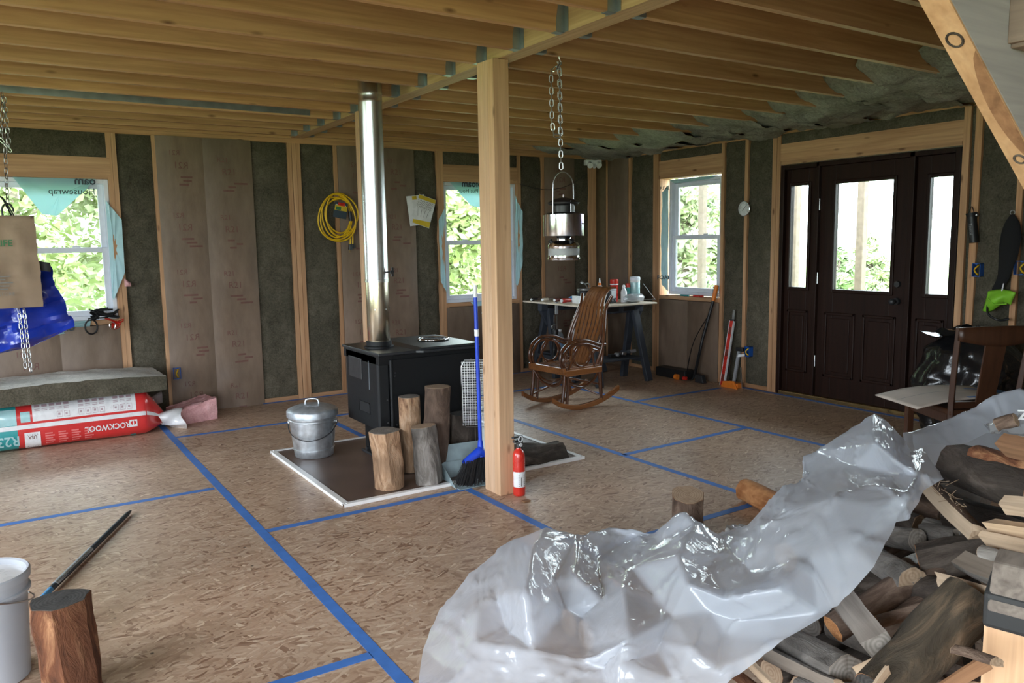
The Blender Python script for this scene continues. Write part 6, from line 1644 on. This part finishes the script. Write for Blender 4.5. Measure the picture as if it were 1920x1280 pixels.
# ================================================================== firewood heap, plastic sheet over it
PILE = [
(2.827,1.459,0.643, 2.522,0.994,0.679, 0.073, 'round','bark_dark','split_brown','end_grey',
  'thick dark log at the top of the firewood heap, left end by the plastic'),
(2.724,1.329,0.727, 2.560,1.022,0.768, 0.036, 'half','bark_rust','split_brown','end_orange',
  'reddish brown split piece resting along the thick dark top log'),
(2.600,1.190,0.804, 2.505,1.017,0.826, 0.033, 'square','bark_rust','split_brown','end_orange',
  'short brown block under the clear zip bag at the right edge'),
(2.702,1.264,0.836, 2.713,1.215,0.861, 0.023, 'round','bark_brown','split_pale','end_tan',
  'small round log end showing beneath the clear zip bag'),
(2.775,1.408,0.544, 2.573,1.052,0.586, 0.068, 'round','bark_dark','split_brown','end_dark',
  'blackish log lying just below the thick dark top log'),
(2.667,1.473,0.595, 2.363,1.139,0.581, 0.037, 'wedge','bark_brown','split_pale','end_tan',
  'pale splintered split piece slanting down beside the plastic'),
(2.492,1.368,0.482, 2.451,1.236,0.514, 0.033, 'round','bark_grey','split_grey','end_grey',
  'short brownish grey log behind the splintered piece'),
(2.456,1.494,0.450, 2.405,1.341,0.486, 0.036, 'round','bark_grey','split_grey','end_grey',
  'small weathered grey log with a crack poking from under the plastic'),
(2.329,1.277,0.439, 2.385,1.177,0.506, 0.063, 'round','bark_dark','split_brown','end_orange',
  'fat dark log with an orange cut end facing left'),
(2.331,1.461,0.415, 2.221,1.253,0.444, 0.047, 'half','bark_grey','split_grey','end_tan',
  'silver-grey half log with a square cut end in the middle of the heap'),
(2.266,1.073,0.607, 2.172,0.848,0.650, 0.024, 'flat','bark_grey','split_pale','end_tan',
  'pale split plank with a dark knot at the right edge'),
(2.227,1.064,0.580, 2.130,0.846,0.619, 0.022, 'wedge','bark_grey','split_pale','end_tan',
  'pale split stick directly below the knotted one'),
(2.289,1.083,0.638, 2.220,0.876,0.686, 0.026, 'wedge','bark_grey','split_pale','end_tan',
  'grooved pale split piece above the knotted plank'),
(2.297,1.042,0.705, 2.262,0.921,0.735, 0.025, 'square','bark_grey','split_pale','end_tan',
  'cream-coloured block standing highest of the pale pieces at the right edge'),
(2.231,1.114,0.539, 2.149,0.957,0.561, 0.038, 'wedge','bark_grey','split_grey','end_grey',
  'grey wedge of split wood below the pale pieces'),
(2.189,1.154,0.479, 2.112,0.950,0.522, 0.020, 'flat','split_pale','split_pale','end_tan',
  'thin whitish splinter lying across the heap'),
(2.110,0.952,0.579, 2.049,0.828,0.599, 0.033, 'wedge','bark_brown','split_grey','end_tan',
  'chunky grey-brown wedge above the upright block'),
(2.113,1.029,0.492, 1.775,1.068,0.314, 0.071, 'half','bark_moss','split_brown','end_dark',
  'big mossy split log slanting towards the bottom edge'),
(2.333,1.497,0.319, 2.244,1.138,0.418, 0.050, 'round','bark_dark','split_brown','end_dark',
  'dark reddish log lying crosswise in the middle of the heap'),
(2.154,1.289,0.280, 2.288,1.175,0.389, 0.048, 'round','bark_brown','split_brown','end_dark',
  'brown log half buried left of the mossy split log'),
(2.019,1.372,0.288, 2.148,1.324,0.369, 0.042, 'round','bark_brown','split_brown','end_orange',
  'round log with a white-flecked orange cut end'),
(2.032,1.344,0.376, 1.877,1.139,0.382, 0.043, 'square','bark_grey','split_grey','end_grey',
  'squared grey-brown log lying on top near the plastic edge'),
(1.991,1.508,0.186, 1.888,1.228,0.246, 0.059, 'round','bark_grey','split_grey','end_grey',
  'thick grey log along the plastic edge near the bottom'),
(1.914,1.523,0.178, 1.805,1.207,0.250, 0.027, 'wedge','bark_grey','split_grey','end_tan',
  'weathered split piece below the thick grey log'),
(1.847,1.545,0.161, 1.740,1.342,0.189, 0.015, 'flat','split_pale','split_pale','end_tan',
  'slim pale stick at the bottom next to the plastic'),
(1.835,1.590,0.102, 1.789,1.459,0.132, 0.023, 'half','bark_rust','split_brown','end_orange',
  'orange bark chunk at the lower corner of the plastic'),
(1.832,1.168,0.302, 1.878,1.112,0.346, 0.026, 'square','bark_grey','split_pale','end_tan',
  'light block at the bottom beside the squared grey-brown log'),
(1.722,1.051,0.354, 1.783,1.055,0.382, 0.012, 'flat','split_pale','split_pale','end_tan',
  'short tan stick at the bottom centre of the heap'),
(1.807,0.903,0.488, 1.785,0.806,0.516, 0.020, 'half','bark_brown','split_pale','end_tan',
  'tan round-ended stick next to the upright block'),
(1.768,0.909,0.408, 1.855,0.860,0.469, 0.016, 'flat','bark_brown','split_brown','end_tan',
  'brown slat under the tan round-ended stick'),
(2.146,1.348,0.347, 2.182,1.319,0.376, 0.020, 'round','bark_brown','split_brown','end_orange',
  'small orange log end under the dark crosswise log'),
(2.080,1.265,0.336, 2.113,1.218,0.371, 0.019, 'round','bark_brown','split_brown','end_orange',
  'small tan log end right of the squared log'),
(1.832,1.344,0.174, 1.833,1.178,0.239, 0.031, 'round','bark_grey','split_grey','end_grey',
  'grey log at the very bottom edge of the heap'),
]
SHV = [(1.045,2.209,0.034),(1.154,2.391,0.033),(1.289,2.523,0.098),(1.491,2.61,0.164),(1.683,2.647,0.232),(1.779,2.519,0.316),(1.911,2.476,0.26),(2.124,2.537,0.228),(2.137,2.28,0.28),(2.092,2.08,0.435),(2.159,2.037,0.384),(2.223,2.001,0.339),(2.257,1.909,0.401),(2.392,1.948,0.433),(2.6,2.004,0.474),(2.59,1.922,0.505),(2.806,2.075,0.54),(2.847,2.048,0.56),(2.892,1.94,0.656),(2.985,1.874,0.743),(2.869,1.725,0.718),(2.7,1.549,0.681),(2.767,1.546,0.689),(2.517,1.33,0.674),(2.408,1.331,0.655),(2.224,1.274,0.611),(2.162,1.274,0.617),(1.941,1.203,0.559),(1.868,1.255,0.446),(1.751,1.336,0.345),(1.586,1.419,0.22),(1.462,1.454,0.167),(1.317,1.556,0.149),(1.18,1.715,0.107),(1.067,1.915,0.05),(0.947,2.047,0.033),(1.597,2.345,0.335),(1.531,2.057,0.21),(1.46,1.86,0.175),(1.275,2.219,0.205),(1.334,2.008,0.339),(1.207,2.123,0.167),(1.292,1.905,0.2),(1.372,1.747,0.215),(1.429,1.618,0.321),(1.638,1.664,0.312),(1.6,1.937,0.268),(1.626,1.873,0.33),(1.672,1.751,0.301),(1.965,2.057,0.348),(1.772,1.994,0.326),(1.873,2.309,0.208),(2.065,1.971,0.423),(2.014,1.833,0.374),(1.924,1.781,0.36),(1.717,1.674,0.394),(1.721,1.529,0.4),(1.793,1.797,0.43),(2.078,1.654,0.515),(2.15,1.482,0.642),(2.278,1.416,0.68),(2.151,1.656,0.555),(2.087,1.762,0.43),(1.75,1.364,0.485),(1.856,1.31,0.407),(1.919,1.591,0.401),(1.95,1.408,0.522),(1.991,1.299,0.581),(1.722,1.527,0.286),(1.763,1.528,0.327),(1.574,1.51,0.3),(1.55,1.636,0.235),(1.404,1.7,0.205),(1.389,1.6,0.272),(1.615,1.446,0.26),(1.497,1.516,0.226),(2.455,1.464,0.715),(2.527,1.529,0.645),(2.603,1.71,0.609),(2.422,1.363,0.694),(2.654,1.938,0.514),(2.667,1.777,0.655),(2.532,1.585,0.736),(1.594,2.082,0.305),(1.588,2.2,0.254),(1.388,2.277,0.228),(1.35,2.15,0.153),(1.271,1.713,0.181),(1.217,1.912,0.12),(1.114,2.063,0.099),(2.234,1.288,0.679),(2.152,1.313,0.656),(1.791,1.428,0.36),(2.115,2.397,0.224),(2.04,1.778,0.378),(1.562,2.011,0.187),(1.73,1.597,0.334),(1.303,2.55,0.006),(1.515,2.653,0.006),(1.72,2.706,0.006),(1.834,2.596,0.006),(1.959,2.538,0.006),(2.168,2.589,0.006),(2.194,2.341,0.006),(2.185,2.172,0.006),(2.243,2.116,0.006),(2.299,2.069,0.006),(2.349,1.987,0.006),(2.493,2.03,0.006),(2.713,2.091,0.006),(2.712,2.012,0.006),(2.936,2.171,0.006),(2.983,2.146,0.006),(3.055,2.05,0.006),(3.174,1.993,0.006),(3.054,1.836,0.006)]
SHF = [(34,89,35),(0,35,89),(1,0,89),(39,41,86),(86,85,39),(3,39,85),(85,4,3),(1,89,41),(2,1,41),(41,39,2),(39,3,2),(84,37,83),(83,6,84),(88,33,87),(42,88,87),(40,42,37),(36,40,37),(84,6,36),(5,36,6),(33,88,34),(89,34,88),(41,89,88),(88,42,41),(42,40,86),(85,86,40),(4,85,40),(40,36,4),(36,5,4),(43,72,44),(32,73,72),(73,44,72),(44,47,46),(51,46,47),(47,50,51),(50,93,51),(7,51,93),(71,75,70),(45,71,70),(48,45,55),(55,57,48),(57,52,49),(52,9,49),(8,49,9),(31,75,32),(73,32,75),(75,71,73),(44,73,71),(71,45,44),(45,48,44),(47,44,48),(50,47,48),(48,57,50),(57,49,50),(93,50,49),(49,8,93),(7,93,8),(87,33,32),(32,72,87),(72,43,87),(42,87,43),(43,38,42),(37,42,38),(95,37,38),(38,44,95),(44,46,95),(37,95,46),(83,37,46),(46,51,83),(6,83,51),(51,7,6),(68,69,96),(69,56,96),(56,94,54),(53,54,94),(94,11,53),(10,53,11),(62,65,58),(16,15,80),(14,61,15),(13,58,61),(61,14,13),(74,30,29),(68,74,29),(29,92,68),(69,68,92),(56,69,92),(94,56,65),(65,62,94),(11,94,62),(12,11,62),(62,58,12),(58,13,12),(66,64,28),(81,78,82),(27,67,28),(66,28,67),(59,66,67),(78,81,17),(18,17,81),(81,82,18),(82,19,18),(24,23,79),(22,79,23),(90,25,24),(24,79,90),(79,22,21),(25,90,26),(91,26,90),(60,91,90),(77,60,90),(90,79,77),(76,77,79),(79,21,76),(20,76,21),(67,27,26),(26,91,67),(59,67,91),(91,60,59),(78,59,60),(60,77,78),(82,78,77),(77,76,82),(76,20,19),(28,64,29),(92,29,64),(63,92,64),(64,66,63),(65,63,66),(58,65,66),(66,59,58),(15,61,59),(80,15,59),(59,78,80),(78,17,80),(16,80,17),(75,31,30),(30,74,75),(70,75,74),(74,68,70),(68,96,70),(45,70,96),(55,45,96),(96,56,55),(56,54,55),(57,55,54),(54,53,57),(52,57,53),(53,10,52),(9,52,10),(37,84,36),(86,41,42),(38,43,44),(61,58,59),(63,65,56),(92,63,56),(19,82,76),(2,3,98,97),(3,4,99,98),(4,5,100,99),(5,6,101,100),(6,7,102,101),(7,8,103,102),(8,9,104,103),(9,10,105,104),(10,11,106,105),(11,12,107,106),(12,13,108,107),(13,14,109,108),(14,15,110,109),(15,16,111,110),(16,17,112,111),(17,18,113,112),(18,19,114,113),(19,20,115,114)]
SHEET2 = [
 [(3.200,1.869,0.350),(3.080,1.789,0.660),(3.062,1.764,0.645),(3.044,1.738,0.600)],
 [(3.570,1.850,0.350),(3.450,1.770,0.700),(3.402,1.726,0.665),(3.355,1.682,0.600)],
 [(3.771,1.775,0.350),(3.651,1.695,0.770),(3.639,1.664,0.715),(3.628,1.633,0.630)],
 [(3.888,1.690,0.350),(3.768,1.610,0.800),(3.759,1.580,0.735),(3.750,1.550,0.640)],
]
HEAP = 'firewood in the heap at the lower right'
for row in PILE:
    x0, y0, z0, x1, y1, z1, r, kind, b_, s_, e_, lab = row
    p0, p1 = Vector((x0,y0,z0)), Vector((x1,y1,z1)); d = p1-p0
    if lab.startswith('blackish'): p0.z -= .07; p1.z -= .07
    if e_ == 'end_orange' and kind == 'round' and d.length < .3: p1 = p0+d.normalized()*.3-Vector((0,0,.03))
    if d.length > .5: p1 = p0+d.normalized()*.5
    make_log('firewood_log' if kind == 'round' else 'split_log', p0, p1, r, kind, M[b_], M[s_], M[e_], lab, 'firewood', HEAP, ragged=.012 if 'splinter' in lab or 'grooved' in lab else .002, rnoise=.14 if kind != 'round' else .10)
# splinter fibres on the splintered piece
fb = MB(); rnd = random.Random(9); q = PILE[5]; a = Vector(q[0:3]); b_ = Vector(q[3:6])
for k in range(46):
    t = rnd.uniform(0, .75); p = a.lerp(b_, t)+Vector((rnd.uniform(-.02,.02), rnd.uniform(-.02,.02), .02+rnd.uniform(0,.012))); dd_ = (b_-a).normalized()*rnd.uniform(-.06,.06)+Vector((rnd.gauss(0,.02), rnd.gauss(0,.02), rnd.uniform(.0,.02)))
    fb.bar(p, p+dd_, .0022, .0012)
fo = fb.build('wood_fibres', M['split_pale'], None); tag(fo, 'loose pale fibres torn from the splintered split piece', 'wood fibres', kind='stuff')
# logs lower in the heap
RID = [Vector((1.40,2.3)), Vector((1.75,2.3)), Vector((2.1,2.0)), Vector((2.6,1.85)), Vector((2.95,1.75)), Vector((3.5,1.6))]
RH = [.16, .26, .36, .46, .60, .62]
def surf(x, y):
    pz = .1+.482*(x-1.84)-.393*(y-1.542)
    if y < .95: pz -= (.95-y)*2
    g_ = 0
    for i in range(len(RID)-1):
        a, c = RID[i], RID[i+1]; t = max(0, min(1, (Vector((x,y))-a).dot(c-a)/(c-a).length_squared)); dist = (Vector((x,y))-(a+(c-a)*t)).length
        g_ = max(g_, (RH[i]+(RH[i+1]-RH[i])*t)*math.exp(-(dist/.33)**2))
    return min(.72, max(pz if (x > 1.8 and y < 2.1 and x < 3.4) else 0, g_))
rnd = random.Random(21); nb = 0; TAKEN = set()
def lower_label(x, y, z, rnd):
    """a lower log is named after the visible log it supports; under the sheet they cannot be told apart"""
    if y > 1.62 or (y > 1.45 and x < 2.5): return ('log lying on the heap beneath the milky plastic sheet', 'logs beneath the plastic sheet', None)
    best = None
    for i, q in enumerate(PILE):
        if i in TAKEN: continue
        d = (Vector(q[0:3])*.5+Vector(q[3:6])*.5-Vector((x, y, z))).length
        if best is None or d < best[0]: best = (d, i)
    if best is None or best[0] > .34: return None
    w_ = PILE[best[1]][11].split(); s_ = ' '.join(w_[:9])
    return ('log in the gap under the '+s_, 'logs lower in the firewood heap', best[1])

barks = ['bark_dark','bark_brown','bark_grey','bark_moss']; ends = ['end_grey','end_tan','end_dark']
for k in range(6):
    z = .062+.108*k
    for i in range(7):
        for j in range(14):
            if k % 2 == 0: x = 1.45+.36*i; y = .95+.125*j; dx, dy = .165, 0
            else: x = 1.45+.165*(2*i)+.0+(.0 if j % 2 else .165); y = 1.0+.36*(j//2 % 4)+.0; dx, dy = 0, .165
            if k % 2 and j >= 8: continue
            x += rnd.uniform(-.02,.02); y += rnd.uniform(-.012,.012)
            s = min(surf(x+dx, y+dy), surf(x-dx, y-dy), surf(x, y))-.10
            if z < s and s-z < .17 and lower_label(x, y, z, rnd) is not None:
                lab_, grp_, used_ = lower_label(x, y, z, rnd)
                if used_ is not None: TAKEN.add(used_)
                a_ = rnd.uniform(-.12,.12); c = Vector((x,y,z)); v = Vector((dx*math.cos(a_)-dy*math.sin(a_), dx*math.sin(a_)+dy*math.cos(a_), rnd.uniform(-.012,.012)))
                make_log('firewood_log', c-v, c+v, rnd.uniform(.044,.056), 'round', M[rnd.choice(barks)], M['split_brown'], M[rnd.choice(ends)], lab_, 'firewood', grp_, nseg=5); nb += 1
make_log('firewood_log', (3.40,2.90,.066),(3.36,2.62,.066),.064,'round',M['end_orange'],M['split_brown'],M['end_orange'],'peeled orange log on the floor behind the plastic','firewood')
make_log('firewood_log', (2.83,2.76,.0),(2.78,2.72,.20),.078,'round',M['bark_brown'],M['split_brown'],M['end_tan'],'brown log standing on the floor behind the peak of the plastic','firewood')
# upright squared block at the right edge with a black strip over its top
ub = thing('timber_block', (2.035, .845, 0), 'upright squared timber block with a black top at the right edge', 'timber block', rz=.25)
mb = MB(); mb.grid(lambda u, v: ((-.085 if 0 else 0)+[-.085,.085,.085,-.085,-.085][int(u*4+.5)], [-.085,-.085,.085,.085,-.085][int(u*4+.5)], .52*v), 5, 8)
mb.box((-.0845,-.0845,.001),(.0845,.0845,.515)); mb.build('block_body', M['post'], ub)
MB().prism([(-.09,.515),(.09,.47),(.09,.60),(-.02,.64),(-.09,.60)], 'y', -.09, .09).build('black_cap', M['blackrub'], ub, bevel=.01)
MB().prism([(-.10,.56),(-.02,.60),(.0,.69),(-.06,.67)], 'y', -.05, .08).build('weathered_chip', M['split_grey'], ub, bevel=.006)
for z in (.57, .60): MB().cyl((-.05,-.091,z),(-.05,-.094,z),.005,.005,8).build('staple', M['steel'], ub)
# clear zip bag
zb = thing('zip_bag', (2.78, 1.21, .80), 'clear zip bag with white lettering on top of the heap at the right edge', 'bag', rz=-.95)
mb = MB(); mb.grid(lambda u, v: (-.11+.24*u, -.06+.14*v, .02+.05*math.sin(PI*u)*math.sin(PI*v)+.022*fbm((u*5, v*5, 2), 1, 3)), 24, 16); mb.grid(lambda u, v: (-.11+.24*u, -.06+.14*v, .012), 6, 4)
mb.build('film', M['clearbag'], zb, smooth=25)
text('Ziploc', .05, M['whitefilm'], zb, (.03,-.03,.075), (1,0,.05), (0,.6,.8), bold=True)

# ---- polythene sheet
ps = thing('plastic_sheet', (0, 0, 0), 'large crumpled sheet of milky clear plastic thrown over the firewood heap', 'plastic sheet')
def crease_mesh(bm, name, smooth, cuts, fine=1.0):
    """subdivide the big facets, round the creases a little and add fine wrinkles"""
    bmesh.ops.recalc_face_normals(bm, faces=bm.faces)
    bmesh.ops.subdivide_edges(bm, edges=bm.edges, cuts=cuts, use_grid_fill=True)
    for _ in range(smooth): bmesh.ops.smooth_vert(bm, verts=[v for v in bm.verts if not v.is_boundary], factor=.5, use_axis_x=True, use_axis_y=True, use_axis_z=True)
    bm.normal_update()
    mv = {}
    for v in bm.verts:
        c = v.co
        w = max(0, noise.noise(c*3.3+Vector((5,5,5)))+.05)
        big = noise.noise(c*4.2+Vector((1,7,2)))
        ds = noise.voronoi(c*4.6+noise.noise_vector(c*3)*.9)[0]; d3 = noise.voronoi(c*9.5+Vector((2,9,1))+noise.noise_vector(c*4)*.7)[0]; d2 = noise.voronoi(c*21+Vector((4,4,4))+noise.noise_vector(c*6))[0]
        mv[v] = v.normal*fine*(.008*big+.010*math.exp(-(ds[1]-ds[0])/.045)+.005*math.exp(-(d3[1]-d3[0])/.05)*min(1, w*3)+.006*w*math.exp(-(d2[1]-d2[0])/.07))
    for v, d in mv.items():
        v.co += d
        if v.co.z < .004: v.co.z = .004
    for f in bm.faces: f.smooth = True
    me = bpy.data.meshes.new(name); bm.to_mesh(me); bm.free(); me.materials.append(M['sheet'])
    return link(name, me, ps)
bm = bmesh.new(); vs = [bm.verts.new(p) for p in SHV]
for f in SHF: bm.faces.new([vs[k] for k in f])
crease_mesh(bm, 'film', 1, 9)
bm = bmesh.new(); rnd = random.Random(2); R = [[bm.verts.new(Vector(p)+Vector((rnd.uniform(-.02,.02), 0, rnd.uniform(-.012,.012)))) for p in [cat_rom([Vector(c[j]) for c in SHEET2], t/9) for j in range(4)]] for t in range(10)]
for i in range(9):
    for j in range(3): bm.faces.new((R[i][j], R[i+1][j], R[i+1][j+1], R[i][j+1]))
crease_mesh(bm, 'rear_film', 2, 5, .7)
# short folded-over flaps along the far edge
def flapg(nm, c, sx, sy, sz, seed):
    mb = MB(); mb.grid(lambda u, v: (c[0]+sx*(u-.5)+.02*fbm((u*4,v*4,seed)), c[1]+sy*(v-.5)+.02*fbm((u*4,v*4,seed+2)), max(.003, c[2]+sz*math.sin(PI*u)*(1-.6*v)+.03*(.3-abs(fbm((u*5,v*5,seed+5))))*2)), 22, 16); mb.build(nm, M['sheet'], ps, smooth=50)
flapg('folded_flap', (2.72,2.28,.10), .26, .24, .10, 3)
flapg('folded_flap', (3.12,2.32,.16), .30, .20, .16, 8)
